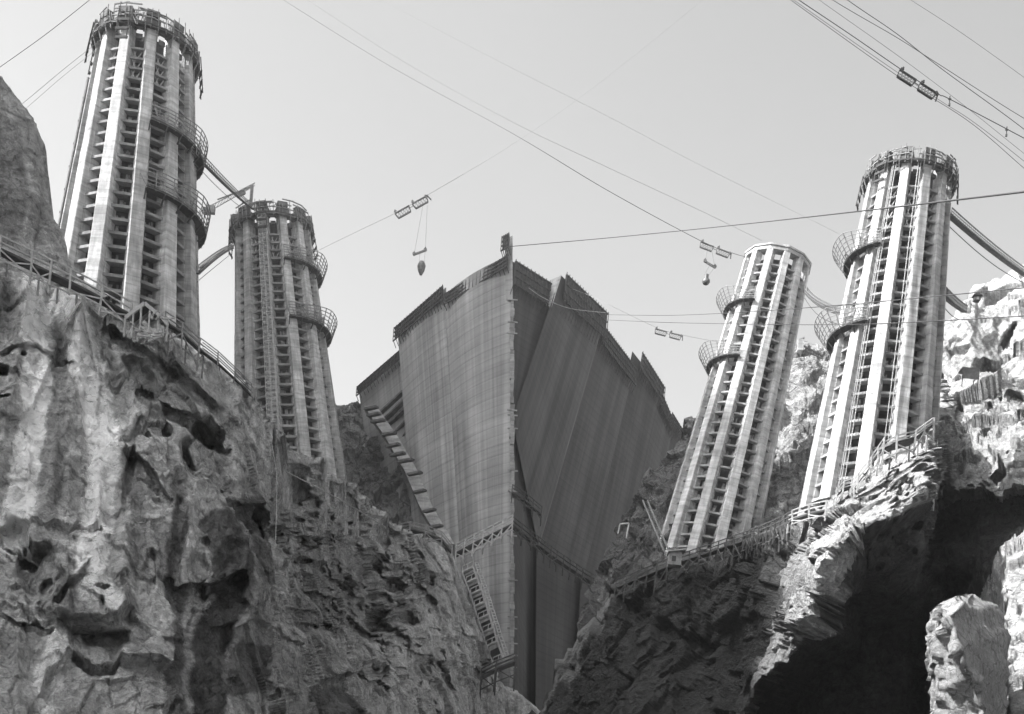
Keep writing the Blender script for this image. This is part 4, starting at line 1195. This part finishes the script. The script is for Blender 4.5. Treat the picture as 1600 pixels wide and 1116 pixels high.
# boulder at the lower right
def boulder(label, ring_top, ring_bot, d, depth, mat, seed):
    """faceted block: front outline in photo pixels with a ridge nearer the camera"""
    n = 70; nh = 90
    th = np.linspace(0, 2 * np.pi, n, endpoint=False)
    c0 = np.array([1512, 0.])
    H0, H1 = 930, 1480
    rows = []; 
    for j in range(nh):
        t = j / (nh - 1); y = H0 + (H1 - H0) * t
        l = np.interp(y, [930, 940, 980, 1060, 1200, 1330], [1490, 1462, 1455, 1456, 1460, 1460])
        r_ = np.interp(y, [930, 940, 960, 1000, 1060, 1200, 1330], [1530, 1552, 1560, 1570, 1566, 1560, 1560])
        e = np.interp(y, [930, 960, 1010, 1060, 1120, 1330], [1494, 1488, 1512, 1528, 1534, 1535])
        poly = np.array([(l, 0), (e, -7), (r_, 5), (r_ - 8, 24), (l + 6, 24)], float)      # px, depth offset
        # resample polygon to n points
        P2 = np.vstack([poly, poly[:1]]); seg = np.hypot(np.diff(P2[:, 0]) * .05, np.diff(P2[:, 1])); cum = np.concatenate([[0], np.cumsum(seg)])
        s_ = np.linspace(0, cum[-1], n, endpoint=False)
        x = np.interp(s_, cum, P2[:, 0]); z = np.interp(s_, cum, P2[:, 1])
        shrink = .45 + .55 * min(1, (t / .045)) ** .6 if t < .045 else 1
        x = 1508 + (x - 1508) * shrink; z = 5 + (z - 5) * shrink
        rows.append(Pn(x, np.full(n, y) + 0 * x, d + z))
    W = np.array(rows); W = np.concatenate([W, W[:, :1]], 1)
    W[:, :-1] += (.75 * facets(W[:, :-1] * .32, seed)[..., None] + .35 * facets(W[:, :-1] * .9, seed + 3)[..., None] + .2 * fbm(W[:, :-1] * 1.2, 4, seed=seed)[..., None]) * np.array([1, 1, .5])
    W[:, -1] = W[:, 0]
    cap = np.repeat(W[0].mean(0)[None, None], n + 1, 1)
    W = np.concatenate([cap, W])
    o = grid_mesh('boulder', W, np.full(W.shape[:2], 1.0), mat)
    return tag(o, label, 'boulder')
M_ROCK_B = rock_mat('boulder_rock', .31, .3, 2.2, .1, .8)
boulder('tall split boulder, its left face sunlit and right face dark, at the lower right', None, None, 128, 10, M_ROCK_B, 91)

# workers
def person(label, loc, scale=1.0, seed=0, lean=0, arm=0):
    rnd = random.Random(seed)
    me = bpy.data.meshes.new('person')
    V = [(0, 0, .95), (0, 0, 1.2), (0, 0, 1.42), (0, 0, 1.53), (0, -.02, 1.66), (0, -.01, 1.74),
         (.19, 0, 1.42), (.27, -.05, 1.15), (.25, -.22, .95 + arm), (-.19, 0, 1.42), (-.27, 0, 1.15), (-.28, -.1, .88),
         (.1, 0, .92), (.13, -.04, .5), (.14, 0, .08), (.15, -.14, .04), (-.1, 0, .92), (-.14, .03, .5), (-.16, .06, .08), (-.17, -.08, .04)]
    E = [(0, 1), (1, 2), (2, 3), (3, 4), (4, 5), (2, 6), (6, 7), (7, 8), (2, 9), (9, 10), (10, 11), (0, 12), (12, 13), (13, 14), (14, 15), (0, 16), (16, 17), (17, 18), (18, 19)]
    Rr = [.15, .15, .17, .06, .1, .09, .075, .05, .04, .075, .05, .04, .1, .07, .05, .045, .1, .07, .05, .045]
    me.from_pydata([(x + lean * z * .1, y, z) for x, y, z in V], E, [])
    o = bpy.data.objects.new('person', me); C.objects.link(o)
    mod = o.modifiers.new('Skin', 'SKIN')
    for i, r_ in enumerate(Rr): me.skin_vertices[0].data[i].radius = (r_, r_ * .8)
    me.skin_vertices[0].data[0].use_root = True
    sb = o.modifiers.new('Sub', 'SUBSURF'); sb.levels = 1; sb.render_levels = 1
    me.materials.append(M_CLOTH)
    o.location = loc; o.scale = (scale,) * 3
    tag(o, label, 'person')
    return o
def on_tower(T, a, rad, h): return T['mat'] @ T['pol'](a, rad, h)
def make_people():
    for (T, a, lab, s) in ((T1, -14, 'worker in dark clothes standing on the crown deck of the tall left tower', 1), (T1, -7, 'second worker along the near crown deck of the tall left tower, arm out', 2)):
        person(lab, on_tower(T, a, 1.05, T['H'] - .06 * T['Rt']), 1.05, s, arm=.25 if s == 2 else 0)
    person('worker in dark clothes on the railed landing at the foot of the rightmost tower', P(1316, 766, 177) + Vector((0, .6, .1)), 1, 3)
    person('worker on the long shaded walkway at the foot of the leaning tower', P(1150, 848, 222) + Vector((0, 1.2, .15)), 1, 4)
try:
    make_people()
except Exception as ex:
    print('people skipped', ex)

# ------------------------------------------------------------------ air
hz = MB(); hz.box((0, 200, 300), (5200, 0, 0), (0, 5200, 0), (0, 0, 606))
mh = bpy.data.materials.new('haze'); mh.use_nodes = True; n_ = mh.node_tree
n_.nodes.remove(n_.nodes['Principled BSDF'])
pv = n_.nodes.new('ShaderNodeVolumePrincipled'); pv.inputs['Density'].default_value = 0.00024; pv.inputs['Anisotropy'].default_value = .78
pv.inputs['Color'].default_value = (.95, .95, .95, 1)
n_.links.new(pv.outputs[0], n_.nodes['Material Output'].inputs['Volume'])
tag(hz.build('haze', mh), kind='stuff')
#@@END
